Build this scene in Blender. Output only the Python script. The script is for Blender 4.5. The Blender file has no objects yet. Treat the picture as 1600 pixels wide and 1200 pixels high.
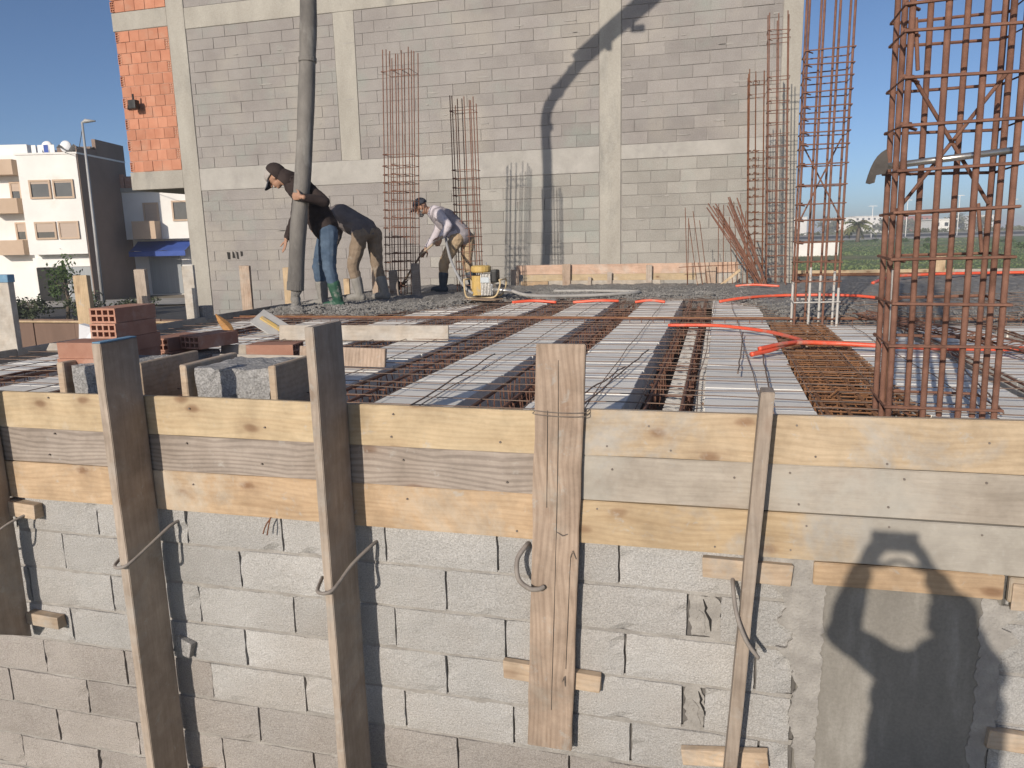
import bpy, bmesh, math, random
from mathutils import Vector, Matrix, noise
random.seed(7)
R = math.radians
scene = bpy.context.scene
COL = scene.collection

# ------------------------------------------------------------------ camera
YAW, PITCH, ROLL = R(15.351), R(10.835), R(-1.424)
CAM = Vector((0.0, 0.0, 0.76))
_f = Vector((-math.sin(YAW)*math.cos(PITCH), math.cos(YAW)*math.cos(PITCH), -math.sin(PITCH)))
_r = Vector((math.cos(YAW), math.sin(YAW), 0))
_u = _r.cross(_f)
_rr = _r*math.cos(ROLL)+_u*math.sin(ROLL)
_uu = -_r*math.sin(ROLL)+_u*math.cos(ROLL)
cd = bpy.data.cameras.new('camera'); cam = bpy.data.objects.new('camera', cd); COL.objects.link(cam)
cd.sensor_width = 36; cd.lens = 36*1179.4/1600; cd.clip_start = 0.02; cd.clip_end = 5000
m = Matrix.Identity(4)
for i in range(3):
    m[i][0] = _rr[i]; m[i][1] = _uu[i]; m[i][2] = -_f[i]; m[i][3] = CAM[i]
cam.matrix_world = m
scene.camera = cam

# ------------------------------------------------------------------ sky and sun
SUN_AZ, SUN_EL = R(12.5), R(20.0)        # direction the light travels, from +Y towards +X
LD = Vector((math.cos(SUN_EL)*math.sin(SUN_AZ), math.cos(SUN_EL)*math.cos(SUN_AZ), -math.sin(SUN_EL)))
w = bpy.data.worlds.new('World'); scene.world = w; w.use_nodes = True
nt = w.node_tree; nt.nodes.clear()
sky = nt.nodes.new('ShaderNodeTexSky'); sky.sky_type = 'NISHITA'; sky.sun_disc = False
sky.sun_elevation = SUN_EL; sky.sun_rotation = R(180)+SUN_AZ
sky.air_density = 0.6; sky.dust_density = 1.0; sky.ozone_density = 3.0; sky.altitude = 50
bg = nt.nodes.new('ShaderNodeBackground'); bg.inputs[1].default_value = 0.11
wo = nt.nodes.new('ShaderNodeOutputWorld')
nt.links.new(sky.outputs[0], bg.inputs[0]); nt.links.new(bg.outputs[0], wo.inputs[0])
sl = bpy.data.lights.new('sun', 'SUN'); sl.energy = 4.3; sl.angle = R(0.55); sl.color = (1.0, 0.90, 0.78)
so = bpy.data.objects.new('sun', sl); COL.objects.link(so)
so.rotation_euler = LD.to_track_quat('-Z', 'Y').to_euler(); so.location = (-5, -20, 12)
vs = scene.view_settings
vs.view_transform = 'Standard'; vs.look = 'None'; vs.gamma = 1; vs.use_curve_mapping = False; vs.exposure = -0.03

# ------------------------------------------------------------------ helpers
W = {}
def link(name, data, parent=None, mw=None):
    o = bpy.data.objects.new(name, data); COL.objects.link(o)
    mw = mw or Matrix.Identity(4)
    if parent is not None:
        o.parent = parent; o.matrix_parent_inverse = W[parent.name].inverted()
    o.matrix_basis = mw; W[o.name] = mw.copy()
    return o
def tag(o, label=None, cat=None, group=None, kind=None):
    if label: o['label'] = label
    if cat: o['category'] = cat
    if group: o['group'] = group
    if kind: o['kind'] = kind
    return o
def thing(name, loc, label, cat, group=None, kind=None, rz=0):
    o = link(name, None, None, Matrix.Translation(Vector(loc)) @ Matrix.Rotation(rz, 4, 'Z'))
    o.empty_display_size = 0.1
    return tag(o, label, cat, group, kind)
def setmat(me, mat):
    me.materials.clear()
    for q in (mat if isinstance(mat, (list, tuple)) else [mat]): me.materials.append(q)
def part(name, bm, mat, parent=None, mw=None, smooth=False, **k):
    me = bpy.data.meshes.new(name)
    if isinstance(bm, bmesh.types.BMesh):
        bm.to_mesh(me); bm.free()
    if smooth:
        for p in me.polygons: p.use_smooth = True
    setmat(me, mat)
    o = link(name, me, parent, mw)
    return tag(o, **k)
def inst(name, me, parent=None, mw=None, **k):
    return tag(link(name, me, parent, mw), **k)
def mesh_of(bm, mat, name='m', smooth=False):
    me = bpy.data.meshes.new(name); bm.to_mesh(me); bm.free()
    if smooth:
        for p in me.polygons: p.use_smooth = True
    setmat(me, mat); return me
def box(bm, a, b, mw=None):
    x0, y0, z0 = a; x1, y1, z1 = b
    vs_ = [Vector(c) for c in ((x0,y0,z0),(x1,y0,z0),(x1,y1,z0),(x0,y1,z0),(x0,y0,z1),(x1,y0,z1),(x1,y1,z1),(x0,y1,z1))]
    if mw: vs_ = [mw @ v for v in vs_]
    v = [bm.verts.new(c) for c in vs_]
    fs = [bm.faces.new([v[i] for i in q]) for q in ((0,3,2,1),(4,5,6,7),(0,1,5,4),(1,2,6,5),(2,3,7,6),(3,0,4,7))]
    return v, fs
def bbox(a, b, bev=0.004, seg=1, jit=0.0, mw=None):
    bm = bmesh.new(); box(bm, a, b, mw)
    if jit:
        for v in bm.verts: v.co += Vector((random.uniform(-jit,jit), random.uniform(-jit,jit), random.uniform(-jit,jit)))
    if bev: bmesh.ops.bevel(bm, geom=bm.edges[:]+bm.verts[:], offset=bev, segments=seg, affect='EDGES', profile=0.6)
    return bm
def frame_of(d):
    d = d.normalized(); a = Vector((0,0,1)) if abs(d.z) < 0.95 else Vector((1,0,0))
    x = a.cross(d).normalized(); return x, d.cross(x)
def tube(bm, pts, r, n=8, closed=False, caps=True):
    pts = [Vector(p) for p in pts]; rs = r if isinstance(r, (list, tuple)) else [r]*len(pts)
    rings = []; N = len(pts); px = None
    for i, p in enumerate(pts):
        if closed: d = pts[(i+1) % N]-pts[i-1]
        else: d = pts[min(i+1, N-1)]-pts[max(i-1, 0)]
        if d.length < 1e-6: d = Vector((0,0,1))
        d.normalize()
        if px is None: x, y = frame_of(d)
        else:
            x = px-d*px.dot(d)
            x = x.normalized() if x.length > 1e-4 else frame_of(d)[0]
            y = d.cross(x)
        px = x
        rings.append([bm.verts.new(p+(x*math.cos(t)+y*math.sin(t))*rs[i]) for t in (2*math.pi*k/n for k in range(n))])
    for i in range(N if closed else N-1):
        a, b = rings[i], rings[(i+1) % N]
        for k in range(n): bm.faces.new((a[k], a[(k+1) % n], b[(k+1) % n], b[k]))
    if caps and not closed:
        bm.faces.new(rings[0][::-1]); bm.faces.new(rings[-1])
    return rings
def curve(pts, n=8):
    P = [Vector(p) for p in pts]; out = []
    for i in range(len(P)-1):
        p0 = P[max(i-1,0)]; p1 = P[i]; p2 = P[i+1]; p3 = P[min(i+2,len(P)-1)]
        for k in range(n):
            t = k/n
            out.append(0.5*((2*p1)+(p2-p0)*t+(2*p0-5*p1+4*p2-p3)*t*t+(3*p1-p0-3*p2+p3)*t**3))
    out.append(P[-1]); return out
_cyl = {}
def bar(name, a, b, r, mat, parent=None, **k):
    key = mat.name
    if key not in _cyl:
        bm = bmesh.new(); tube(bm, [(0,0,0),(0,0,1)], 1.0, 7); _cyl[key] = mesh_of(bm, mat, 'bar', True)
    a = Vector(a); b = Vector(b); d = b-a
    q = d.to_track_quat('Z', 'Y').to_matrix().to_4x4()
    return inst(name, _cyl[key], parent, Matrix.Translation(a) @ q @ Matrix.Diagonal((r, r, d.length, 1)), **k)
def poly_ext(bm, pts, d):
    """extrude a planar outline (list of Vectors) along d"""
    a = [bm.verts.new(p) for p in pts]; b = [bm.verts.new(Vector(p)+Vector(d)) for p in pts]; n = len(pts)
    bm.faces.new(a); bm.faces.new(b[::-1])
    for i in range(n): bm.faces.new((a[i], b[i], b[(i+1) % n], a[(i+1) % n]))
    bmesh.ops.recalc_face_normals(bm, faces=bm.faces[:])
def U(a, b): return random.uniform(a, b)

# ------------------------------------------------------------------ materials
def newmat(name):
    mt = bpy.data.materials.new(name); mt.use_nodes = True
    n = mt.node_tree.nodes; l = mt.node_tree.links
    return mt, n, l, n['Principled BSDF']
def nd(n, t, **k):
    x = n.new(t)
    for a, v in k.items(): setattr(x, a, v)
    return x
def coords(n, l, stretch=(1,1,1), rnd=0.0, obj=False):
    if obj: src = nd(n, 'ShaderNodeTexCoord').outputs['Object']
    else: src = nd(n, 'ShaderNodeNewGeometry').outputs['Position']
    mp = nd(n, 'ShaderNodeMapping'); mp.inputs['Scale'].default_value = stretch
    l.new(src, mp.inputs['Vector'])
    if rnd:
        oi = nd(n, 'ShaderNodeObjectInfo'); mu = nd(n, 'ShaderNodeMath', operation='MULTIPLY'); mu.inputs[1].default_value = rnd
        l.new(oi.outputs['Random'], mu.inputs[0])
        cb = nd(n, 'ShaderNodeCombineXYZ')
        for i in range(3): l.new(mu.outputs[0], cb.inputs[i])
        l.new(cb.outputs[0], mp.inputs['Location'])
    return mp.outputs[0]
def nz(n, l, v, scale, detail=6, rough=0.6, dist=0.0):
    t = nd(n, 'ShaderNodeTexNoise'); t.inputs['Scale'].default_value = scale; t.inputs['Detail'].default_value = detail
    t.inputs['Roughness'].default_value = rough; t.inputs['Distortion'].default_value = dist
    l.new(v, t.inputs['Vector']); return t.outputs['Fac']
def ramp(n, l, fac, stops):
    r = nd(n, 'ShaderNodeValToRGB'); e = r.color_ramp.elements
    while len(e) < len(stops): e.new(0.5)
    for i, (p, c) in enumerate(stops):
        e[i].position = p; e[i].color = (c[0], c[1], c[2], 1) if isinstance(c, (tuple, list)) else (c, c, c, 1)
    l.new(fac, r.inputs[0]); return r.outputs[0]
def mix(n, l, fac, a, b, mode='MIX'):
    x = nd(n, 'ShaderNodeMixRGB', blend_type=mode)
    for i, s in ((0, fac), (1, a), (2, b)):
        if isinstance(s, (int, float)): x.inputs[i].default_value = s
        elif isinstance(s, tuple): x.inputs[i].default_value = (s[0], s[1], s[2], 1)
        else: l.new(s, x.inputs[i])
    return x.outputs[0]
def bumpn(n, l, h, strength, dist=0.01, nrm=None):
    b = nd(n, 'ShaderNodeBump'); b.inputs['Strength'].default_value = strength; b.inputs['Distance'].default_value = dist
    l.new(h, b.inputs['Height'])
    if nrm is not None: l.new(nrm, b.inputs['Normal'])
    return b.outputs[0]
def objrand(n, l, lo, hi):
    oi = nd(n, 'ShaderNodeObjectInfo'); return ramp(n, l, oi.outputs['Random'], [(0, lo), (1, hi)])
def MAT(name, c1, c2, scale=6, rough=0.85, bump=0.4, bscale=80, bdist=0.006, stretch=(1,1,1), rand=0.0, patch=None, patch2=None, metal=0.0, spec=0.3, speck=None, obj=False, lo=0.3, hi=0.7, rnd=0.0):
    mt, n, l, p = newmat(name)
    v = coords(n, l, stretch, rnd, obj)
    c = ramp(n, l, nz(n, l, v, scale), [(lo, c1), (hi, c2)])
    for pt in (patch, patch2):
        if pt:
            f = ramp(n, l, nz(n, l, v, pt[1], 5, 0.65), [(pt[2], 0.0), (pt[3], 1.0)])
            c = mix(n, l, f, c, pt[0])
    if speck:
        f = ramp(n, l, nz(n, l, coords(n, l, (1,1,1), 0, obj), speck[1], 3, 0.7), [(0.35, 0.0), (0.65, 1.0)])
        c = mix(n, l, speck[2], c, mix(n, l, f, speck[0], (1,1,1)), 'MULTIPLY')
    if rand: c = mix(n, l, 1.0, c, objrand(n, l, (1-rand,)*3, (1+rand*0.6,)*3), 'MULTIPLY')
    l.new(c, p.inputs['Base Color'])
    p.inputs['Roughness'].default_value = rough; p.inputs['Metallic'].default_value = metal; p.inputs['Specular IOR Level'].default_value = spec
    if bump:
        h = nz(n, l, coords(n, l, (1,1,1), 0, obj), bscale, 4, 0.65)
        l.new(bumpn(n, l, h, bump, bdist), p.inputs['Normal'])
    return mt
def WOOD(name, base, dark, axis='X', knot=0.6, smear=None, wear=0.25, rough=0.75, grain=1.0, rand=0.12, stainx=None):
    mt, n, l, p = newmat(name)
    al, ac = 0.9, 16.0
    st = {'X': (al, ac, ac), 'Y': (ac, al, ac), 'Z': (ac, ac, al)}[axis]
    v = coords(n, l, st, 37.0)
    g1 = nz(n, l, v, 1.6, 7, 0.62, 0.8)
    g2 = nz(n, l, v, 6.0, 5, 0.7, 0.3)
    st2 = {'X': (0.5, 9, 9), 'Y': (9, 0.5, 9), 'Z': (9, 9, 0.5)}[axis]
    v2 = coords(n, l, st2, 37.0)
    wv = nd(n, 'ShaderNodeTexWave', wave_type='BANDS', bands_direction='Z' if axis != 'Z' else 'X')
    wv.inputs['Scale'].default_value = 1.5; wv.inputs['Distortion'].default_value = 3.0; wv.inputs['Detail'].default_value = 3; wv.inputs['Detail Scale'].default_value = 0.7
    l.new(v2, wv.inputs['Vector'])
    if True:
        gp = nd(n, 'ShaderNodeNewGeometry'); sx = nd(n, 'ShaderNodeSeparateXYZ'); l.new(gp.outputs['Position'], sx.inputs[0])
        cx = nd(n, 'ShaderNodeCombineXYZ'); l.new(sx.outputs['X'], cx.inputs[0]); l.new(sx.outputs['Z'], cx.inputs[1])
        mk = nd(n, 'ShaderNodeMapping'); mk.inputs['Scale'].default_value = (2.2, 4.4, 1) if axis != 'Z' else (4.4, 2.2, 1)
        l.new(cx.outputs[0], mk.inputs[0])
        oi = nd(n, 'ShaderNodeObjectInfo'); mu = nd(n, 'ShaderNodeMath', operation='MULTIPLY'); mu.inputs[1].default_value = 91.0; l.new(oi.outputs['Random'], mu.inputs[0])
        ck = nd(n, 'ShaderNodeCombineXYZ'); l.new(mu.outputs[0], ck.inputs[0]); l.new(mu.outputs[0], ck.inputs[1]); l.new(ck.outputs[0], mk.inputs['Location'])
        wj = nd(n, 'ShaderNodeVectorMath', operation='ADD'); nj = nd(n, 'ShaderNodeTexNoise'); nj.inputs['Scale'].default_value = 9.0
        sc = nd(n, 'ShaderNodeVectorMath', operation='SCALE'); sc.inputs['Scale'].default_value = 0.10
        l.new(gp.outputs['Position'], nj.inputs['Vector']); l.new(nj.outputs['Color'], sc.inputs[0]); l.new(mk.outputs[0], wj.inputs[0]); l.new(sc.outputs[0], wj.inputs[1])
        vo = nd(n, 'ShaderNodeTexVoronoi', feature='F1', voronoi_dimensions='2D'); vo.inputs['Scale'].default_value = 1.0
        l.new(wj.outputs[0], vo.inputs['Vector'])
        ph = nd(n, 'ShaderNodeMath', operation='MULTIPLY'); ph.inputs[1].default_value = 15.0; l.new(vo.outputs['Distance'], ph.inputs[0]); l.new(ph.outputs[0], wv.inputs['Phase Offset'])
    c = ramp(n, l, g1, [(0.34, dark), (0.60, base)])
    c = mix(n, l, 0.22*grain, c, ramp(n, l, wv.outputs['Fac'], [(0.15, tuple(x*0.72 for x in dark)), (0.6, base)]))
    c = mix(n, l, 0.22, c, ramp(n, l, g2, [(0.3, tuple(x*0.75 for x in dark)), (0.6, base)]))
    if knot:
        kf = ramp(n, l, vo.outputs['Distance'], [(0.035, 1.0), (0.065, 0.75), (0.10, 0.25), (0.26, 0.0)])
        c = mix(n, l, mix(n, l, 1.0, kf, (knot,)*3, 'MULTIPLY'), c, (0.20, 0.105, 0.055))
    vw = coords(n, l, (1,1,1), 11.0)
    if smear:
        f = ramp(n, l, nz(n, l, vw, smear[1], 6, 0.7, 0.5), [(smear[2], 0.0), (smear[3], 1.0)])
        c = mix(n, l, f, c, smear[0])
    if stainx:
        ad = nd(n, 'ShaderNodeMath', operation='MULTIPLY_ADD'); ad.inputs[1].default_value = 0.55
        l.new(nz(n, l, coords(n, l), 4.5, 6, 0.7), ad.inputs[0]); l.new(sx.outputs['X'], ad.inputs[2])
        mr = nd(n, 'ShaderNodeMapRange'); mr.inputs['From Min'].default_value = stainx[0]; mr.inputs['From Max'].default_value = stainx[1]; l.new(ad.outputs[0], mr.inputs['Value'])
        c = mix(n, l, mix(n, l, 1.0, mr.outputs[0], (0.85,)*3, 'MULTIPLY'), c, (0.40, 0.385, 0.35))
    fs_ = ramp(n, l, nz(n, l, vw, 13, 5, 0.75, 0.6), [(0.60, 0.0), (0.68, 0.55)])
    c = mix(n, l, fs_, c, (0.47, 0.45, 0.41))
    fd_ = ramp(n, l, nz(n, l, coords(n, l, (1.2,1.2,1.2), 23.0), 3.2, 6, 0.7), [(0.30, (0.74,0.72,0.70)), (0.55, (1.0,)*3)])
    c = mix(n, l, 0.8, c, fd_, 'MULTIPLY')
    f = ramp(n, l, nz(n, l, vw, 7, 6, 0.7), [(0.35, (1-wear,)*3), (0.6, (1.0,)*3)])
    c = mix(n, l, 1.0, c, f, 'MULTIPLY')
    if rand: c = mix(n, l, 1.0, c, objrand(n, l, (1-rand,)*3, (1+rand*0.5,)*3), 'MULTIPLY')
    l.new(c, p.inputs['Base Color']); p.inputs['Roughness'].default_value = rough; p.inputs['Specular IOR Level'].default_value = 0.35
    b = bumpn(n, l, g2, 0.25, 0.004); b = bumpn(n, l, g1, 0.2, 0.006, b)
    l.new(b, p.inputs['Normal'])
    return mt
m_block = MAT('block_concrete', (0.50,0.492,0.475), (0.62,0.61,0.59), 3.0, 0.95, 0.9, 130, 0.012, rand=0.12, speck=((0.52,0.51,0.50), 170, 0.75), spec=0.15, patch=((0.53,0.50,0.465), 1.2, 0.5, 0.75))
m_blockb = MAT('brownish_block_concrete', (0.41,0.375,0.345), (0.52,0.48,0.445), 3.0, 0.95, 0.9, 130, 0.012, rand=0.13, speck=((0.52,0.51,0.50), 170, 0.75), spec=0.15, patch=((0.48,0.455,0.43), 1.2, 0.5, 0.75))
m_blockfar = MAT('weathered_block', (0.27,0.25,0.237), (0.335,0.315,0.298), 1.6, 0.95, 0.7, 40, 0.012, rand=0.13, spec=0.15, patch=((0.30,0.31,0.285), 1.1, 0.52, 0.72), patch2=((0.36,0.335,0.30), 0.35, 0.5, 0.62), speck=((0.75,0.74,0.72), 60, 0.6))
m_blockbase = MAT('beige_weathered_block', (0.315,0.30,0.272), (0.385,0.368,0.335), 1.6, 0.95, 0.7, 40, 0.012, rand=0.13, spec=0.15, patch=((0.33,0.345,0.315), 1.0, 0.5, 0.72), speck=((0.75,0.74,0.72), 60, 0.6))
m_mortar = MAT('mortar', (0.27,0.255,0.235), (0.40,0.38,0.35), 14, 0.95, 0.8, 90, 0.01, spec=0.1)
m_squeeze = MAT('squeezed_mortar', (0.30,0.285,0.262), (0.37,0.352,0.325), 9, 0.95, 0.8, 60, 0.01, spec=0.1)
m_gap = MAT('mortar_deep', (0.10,0.095,0.09), (0.17,0.16,0.15), 14, 0.95, 0.5, 60, spec=0.1)
m_beam = MAT('cast_concrete', (0.33,0.31,0.272), (0.43,0.41,0.362), 2.2, 0.9, 0.5, 45, 0.01, stretch=(1,1,0.35), patch=((0.28,0.27,0.245), 1.7, 0.56, 0.72), speck=((0.8,0.79,0.77), 40, 0.6), spec=0.2)
m_beamw = MAT('pale_cast_concrete', (0.325,0.31,0.283), (0.41,0.392,0.36), 3.0, 0.9, 0.5, 50, 0.01, patch=((0.31,0.295,0.275), 2.4, 0.55, 0.7), spec=0.2)
m_column = MAT('smooth_column_concrete', (0.20,0.187,0.165), (0.275,0.258,0.228), 3.0, 0.85, 0.35, 70, 0.006, stretch=(2.2,2.2,0.45), patch=((0.33,0.315,0.285), 3.0, 0.55, 0.72), speck=((0.8,0.8,0.79), 90, 0.7), spec=0.3)
m_clay = MAT('clay_brick', (0.44,0.19,0.118), (0.53,0.255,0.165), 4, 0.9, 0.4, 60, 0.006, rand=0.13, spec=0.15, patch=((0.47,0.27,0.19), 2.5, 0.55, 0.75))
m_claydust = MAT('dusty_clay_brick', (0.36,0.185,0.13), (0.45,0.25,0.18), 9, 0.9, 0.4, 90, 0.004, rand=0.15, spec=0.15, patch=((0.50,0.36,0.29), 5, 0.55, 0.75))
m_claymortar = MAT('brick_mortar', (0.42,0.24,0.17), (0.52,0.36,0.28), 6, 0.95, 0.4, 60, spec=0.1)
m_filler = MAT('filler_block_concrete', (0.80,0.775,0.71), (0.87,0.85,0.785), 5, 0.9, 0.3, 90, 0.004, rand=0.10, spec=0.2, patch=((0.66,0.645,0.615), 2.2, 0.55, 0.75))
m_rough = MAT('rough_cement', (0.40,0.395,0.385), (0.56,0.55,0.535), 20, 0.95, 1.0, 70, 0.02, spec=0.1, speck=((0.45,0.45,0.45), 90, 0.8))
m_ply = MAT('dark_form_panel', (0.075,0.055,0.045), (0.15,0.11,0.085), 7, 0.85, 0.3, 40, rand=0.2, spec=0.2)
m_rust = MAT('rusty_steel', (0.14,0.07,0.05), (0.25,0.13,0.09), 16, 0.85, 0.6, 220, 0.004, patch=((0.13,0.065,0.045), 7, 0.55, 0.68), spec=0.25, metal=0.0)
m_rustdark = MAT('dark_rusty_steel', (0.10,0.045,0.028), (0.22,0.092,0.046), 14, 0.85, 0.5, 200, 0.004, spec=0.25)
m_rustor = MAT('orange_rusty_steel', (0.20,0.095,0.048), (0.32,0.165,0.085), 12, 0.88, 0.5, 200, 0.004, patch=((0.16,0.08,0.05), 5, 0.56, 0.7), spec=0.2)
m_strap = MAT('dull_iron', (0.20,0.175,0.155), (0.30,0.27,0.24), 12, 0.7, 0.3, 60, spec=0.4)
m_cemrust = MAT('cement_coated_steel', (0.42,0.40,0.37), (0.55,0.53,0.49), 22, 0.9, 0.6, 150, 0.004, patch=((0.28,0.15,0.08), 9, 0.60, 0.7), spec=0.2)
m_wire = MAT('mesh_wire_steel', (0.13,0.10,0.085), (0.26,0.17,0.12), 10, 0.7, 0.0, spec=0.35)
m_wet = MAT('fresh_concrete', (0.22,0.21,0.195), (0.34,0.325,0.30), 12, 0.7, 1.0, 60, 0.03, patch=((0.42,0.405,0.375), 3.0, 0.55, 0.75), spec=0.4)
m_red = MAT('orange_red_conduit', (0.66,0.09,0.045), (0.74,0.125,0.06), 5, 0.4, 0.15, 60, spec=0.5, patch=((0.50,0.27,0.20), 6, 0.52, 0.72))
m_hose = MAT('grey_rubber_hose', (0.105,0.098,0.090), (0.22,0.205,0.185), 5, 0.75, 0.6, 40, 0.008, stretch=(1,1,0.4), patch=((0.30,0.29,0.265), 3.5, 0.55, 0.72), spec=0.3)
m_steelpipe = MAT('dirty_steel_pipe', (0.28,0.27,0.25), (0.4,0.38,0.35), 5, 0.6, 0.3, 40, spec=0.4)
w_new = WOOD('new_pine', (0.56,0.445,0.29), (0.50,0.375,0.23), 'X', 0.75, ((0.55,0.48,0.38), 2.2, 0.56, 0.72), 0.16)
w_new2 = WOOD('new_pine_warm', (0.54,0.395,0.255), (0.45,0.31,0.185), 'X', 0.8, ((0.50,0.43,0.34), 2.0, 0.54, 0.70), 0.2)
w_grey = WOOD('weathered_plank', (0.41,0.35,0.298), (0.30,0.25,0.21), 'X', 0.6, None, 0.2, grain=2.6)
w_mid = WOOD('stained_pine', (0.54,0.425,0.29), (0.45,0.34,0.22), 'X', 0.7, ((0.43,0.395,0.345), 1.6, 0.46, 0.60), 0.18)
w_pale = WOOD('cement_washed_plank', (0.50,0.445,0.375), (0.43,0.38,0.315), 'X', 0.3, ((0.47,0.44,0.385), 1.8, 0.45, 0.62), 0.15, grain=0.6)
w_smear = WOOD('cement_smeared_pine', (0.54,0.415,0.265), (0.46,0.335,0.20), 'X', 0.6, ((0.42,0.39,0.345), 0.85, 0.56, 0.66), 0.16, stainx=(0.58, 0.80))
w_post = WOOD('weathered_post', (0.45,0.375,0.305), (0.34,0.275,0.22), 'Z', 0.3, ((0.40,0.37,0.33), 2.5, 0.52, 0.7), 0.2)
w_postnew = WOOD('pine_post', (0.62,0.47,0.30), (0.50,0.365,0.22), 'Z', 0.5, None, 0.2)
w_board = WOOD('old_vertical_board', (0.50,0.385,0.295), (0.36,0.265,0.195), 'Z', 0.35, ((0.42,0.365,0.30), 2.5, 0.52, 0.68), 0.25, grain=1.6)
w_cleat = WOOD('offcut_pine', (0.60,0.47,0.34), (0.48,0.36,0.25), 'X', 0.4, ((0.45,0.40,0.34), 4, 0.5, 0.7), 0.25)
w_scrap = WOOD('cement_grey_plank', (0.50,0.435,0.355), (0.40,0.345,0.28), 'X', 0.2, ((0.52,0.49,0.44), 3, 0.4, 0.65), 0.2, grain=0.7)
w_orange = WOOD('orange_offcut', (0.55,0.29,0.10), (0.38,0.19,0.07), 'X', 0.3, None, 0.3)
m_blue = MAT('blue_end_paint', (0.12,0.24,0.36), (0.2,0.34,0.46), 20, 0.7, 0.2, 60)
m_nail = MAT('nail_steel', (0.12,0.10,0.09), (0.22,0.19,0.16), 20, 0.6, 0.0)
m_ground = MAT('bare_earth', (0.20,0.165,0.12), (0.30,0.25,0.19), 0.25, 0.95, 0.4, 3, 0.05, patch=((0.17,0.18,0.09), 0.06, 0.45, 0.6))
m_grass = MAT('field_grass', (0.11,0.16,0.055), (0.18,0.235,0.09), 0.12, 0.95, 0.8, 1.5, 0.15, patch=((0.25,0.215,0.13), 0.05, 0.48, 0.64), patch2=((0.12,0.155,0.065), 0.3, 0.5, 0.6))
m_tuft = MAT('grass_blade', (0.12,0.165,0.065), (0.19,0.235,0.105), 0.2, 0.9, 0.0, patch=((0.24,0.21,0.125), 0.05, 0.48, 0.64))
m_asphalt = MAT('asphalt', (0.05,0.05,0.05), (0.08,0.078,0.075), 2, 0.9, 0.3, 20)
m_pave = MAT('pavement', (0.30,0.28,0.25), (0.42,0.40,0.36), 1, 0.9, 0.3, 8)
m_white = MAT('white_render', (0.72,0.70,0.66), (0.81,0.795,0.755), 0.5, 0.9, 0.15, 6, 0.01, patch=((0.62,0.58,0.50), 0.25, 0.6, 0.8))
m_brown = MAT('brown_and_shade_render', (0.20,0.145,0.115), (0.27,0.20,0.16), 0.4, 0.9, 0.2, 4, 0.02)  # brown render; also carries the shade on the white house's side wall
m_beige = MAT('beige_render', (0.47,0.35,0.25), (0.55,0.42,0.31), 0.8, 0.9, 0.1, 8)
m_pane = MAT('window_glass', (0.03,0.035,0.04), (0.06,0.065,0.07), 1, 0.08, 0.0, spec=0.6)
m_shutter = MAT('beige_shutter', (0.42,0.33,0.26), (0.48,0.385,0.31), 2, 0.7, 0.3, 10, stretch=(0.2,0.2,14))
m_metalshut = MAT('grey_roller_shutter', (0.22,0.24,0.25), (0.30,0.32,0.33), 1, 0.5, 0.2, 10, stretch=(14,14,0.2), spec=0.5)
m_dark = MAT('hollow_shade_dark', (0.02,0.02,0.02), (0.035,0.033,0.03), 1, 0.9, 0.0)  # near black standing in for the shade inside openings and cracks
m_awn = MAT('blue_awning_cloth', (0.035,0.075,0.28), (0.05,0.10,0.36), 1, 0.7, 0.3, 3, 0.05)
m_whitepaint = MAT('white_paint', (0.72,0.71,0.68), (0.8,0.79,0.76), 2, 0.6, 0.0)
m_galv = MAT('galvanised_pole', (0.30,0.30,0.30), (0.40,0.40,0.39), 2, 0.5, 0.0, spec=0.5)
m_leaf = MAT('leaf', (0.035,0.065,0.018), (0.085,0.13,0.04), 1.5, 0.7, 0.0, spec=0.3)
m_shrub = MAT('shaded_shrub_leaf', (0.04,0.055,0.025), (0.08,0.095,0.05), 1.5, 0.8, 0.0)  # building shade over these shrubs is put into the darker leaf colour
m_leafdry = MAT('palm_leaf', (0.09,0.11,0.035), (0.18,0.19,0.07), 0.6, 0.7, 0.0, patch=((0.24,0.19,0.10), 0.5, 0.5, 0.65))
m_scrub = MAT('scrub_leaf', (0.10,0.11,0.065), (0.17,0.175,0.105), 0.05, 0.8, 0.0)
m_bark = MAT('bark', (0.10,0.075,0.055), (0.19,0.15,0.11), 4, 0.9, 0.6, 20, 0.02)
m_redroof = MAT('red_roof', (0.34,0.13,0.09), (0.42,0.17,0.12), 0.5, 0.9, 0.2, 4)
m_skin = MAT('skin', (0.34,0.19,0.125), (0.42,0.245,0.165), 9, 0.55, 0.15, 120, obj=True)
m_jacket = MAT('black_brown_fabric', (0.030,0.022,0.021), (0.052,0.040,0.037), 9, 0.95, 0.5, 60, 0.01, obj=True, spec=0.15)
m_jacketg = MAT('charcoal_fabric', (0.125,0.11,0.108), (0.175,0.155,0.152), 9, 0.95, 0.5, 60, 0.01, obj=True, spec=0.15)
m_jeans = MAT('blue_denim', (0.055,0.085,0.13), (0.11,0.155,0.215), 6, 0.9, 0.5, 90, 0.006, obj=True, patch=((0.30,0.29,0.27), 7, 0.60, 0.72), spec=0.15)
m_khaki = MAT('khaki_cotton', (0.37,0.27,0.17), (0.47,0.36,0.235), 7, 0.9, 0.5, 60, 0.01, obj=True, spec=0.15, patch=((0.40,0.36,0.30), 6, 0.58, 0.7))
m_brownp = MAT('brown_work_cotton', (0.21,0.16,0.115), (0.29,0.225,0.165), 7, 0.9, 0.5, 60, 0.01, obj=True, spec=0.15, patch=((0.36,0.32,0.27), 5, 0.58, 0.7))
m_shirt = MAT('pale_lilac_shirt', (0.50,0.455,0.48), (0.60,0.555,0.575), 7, 0.9, 0.5, 40, 0.01, obj=True, spec=0.15)
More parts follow.
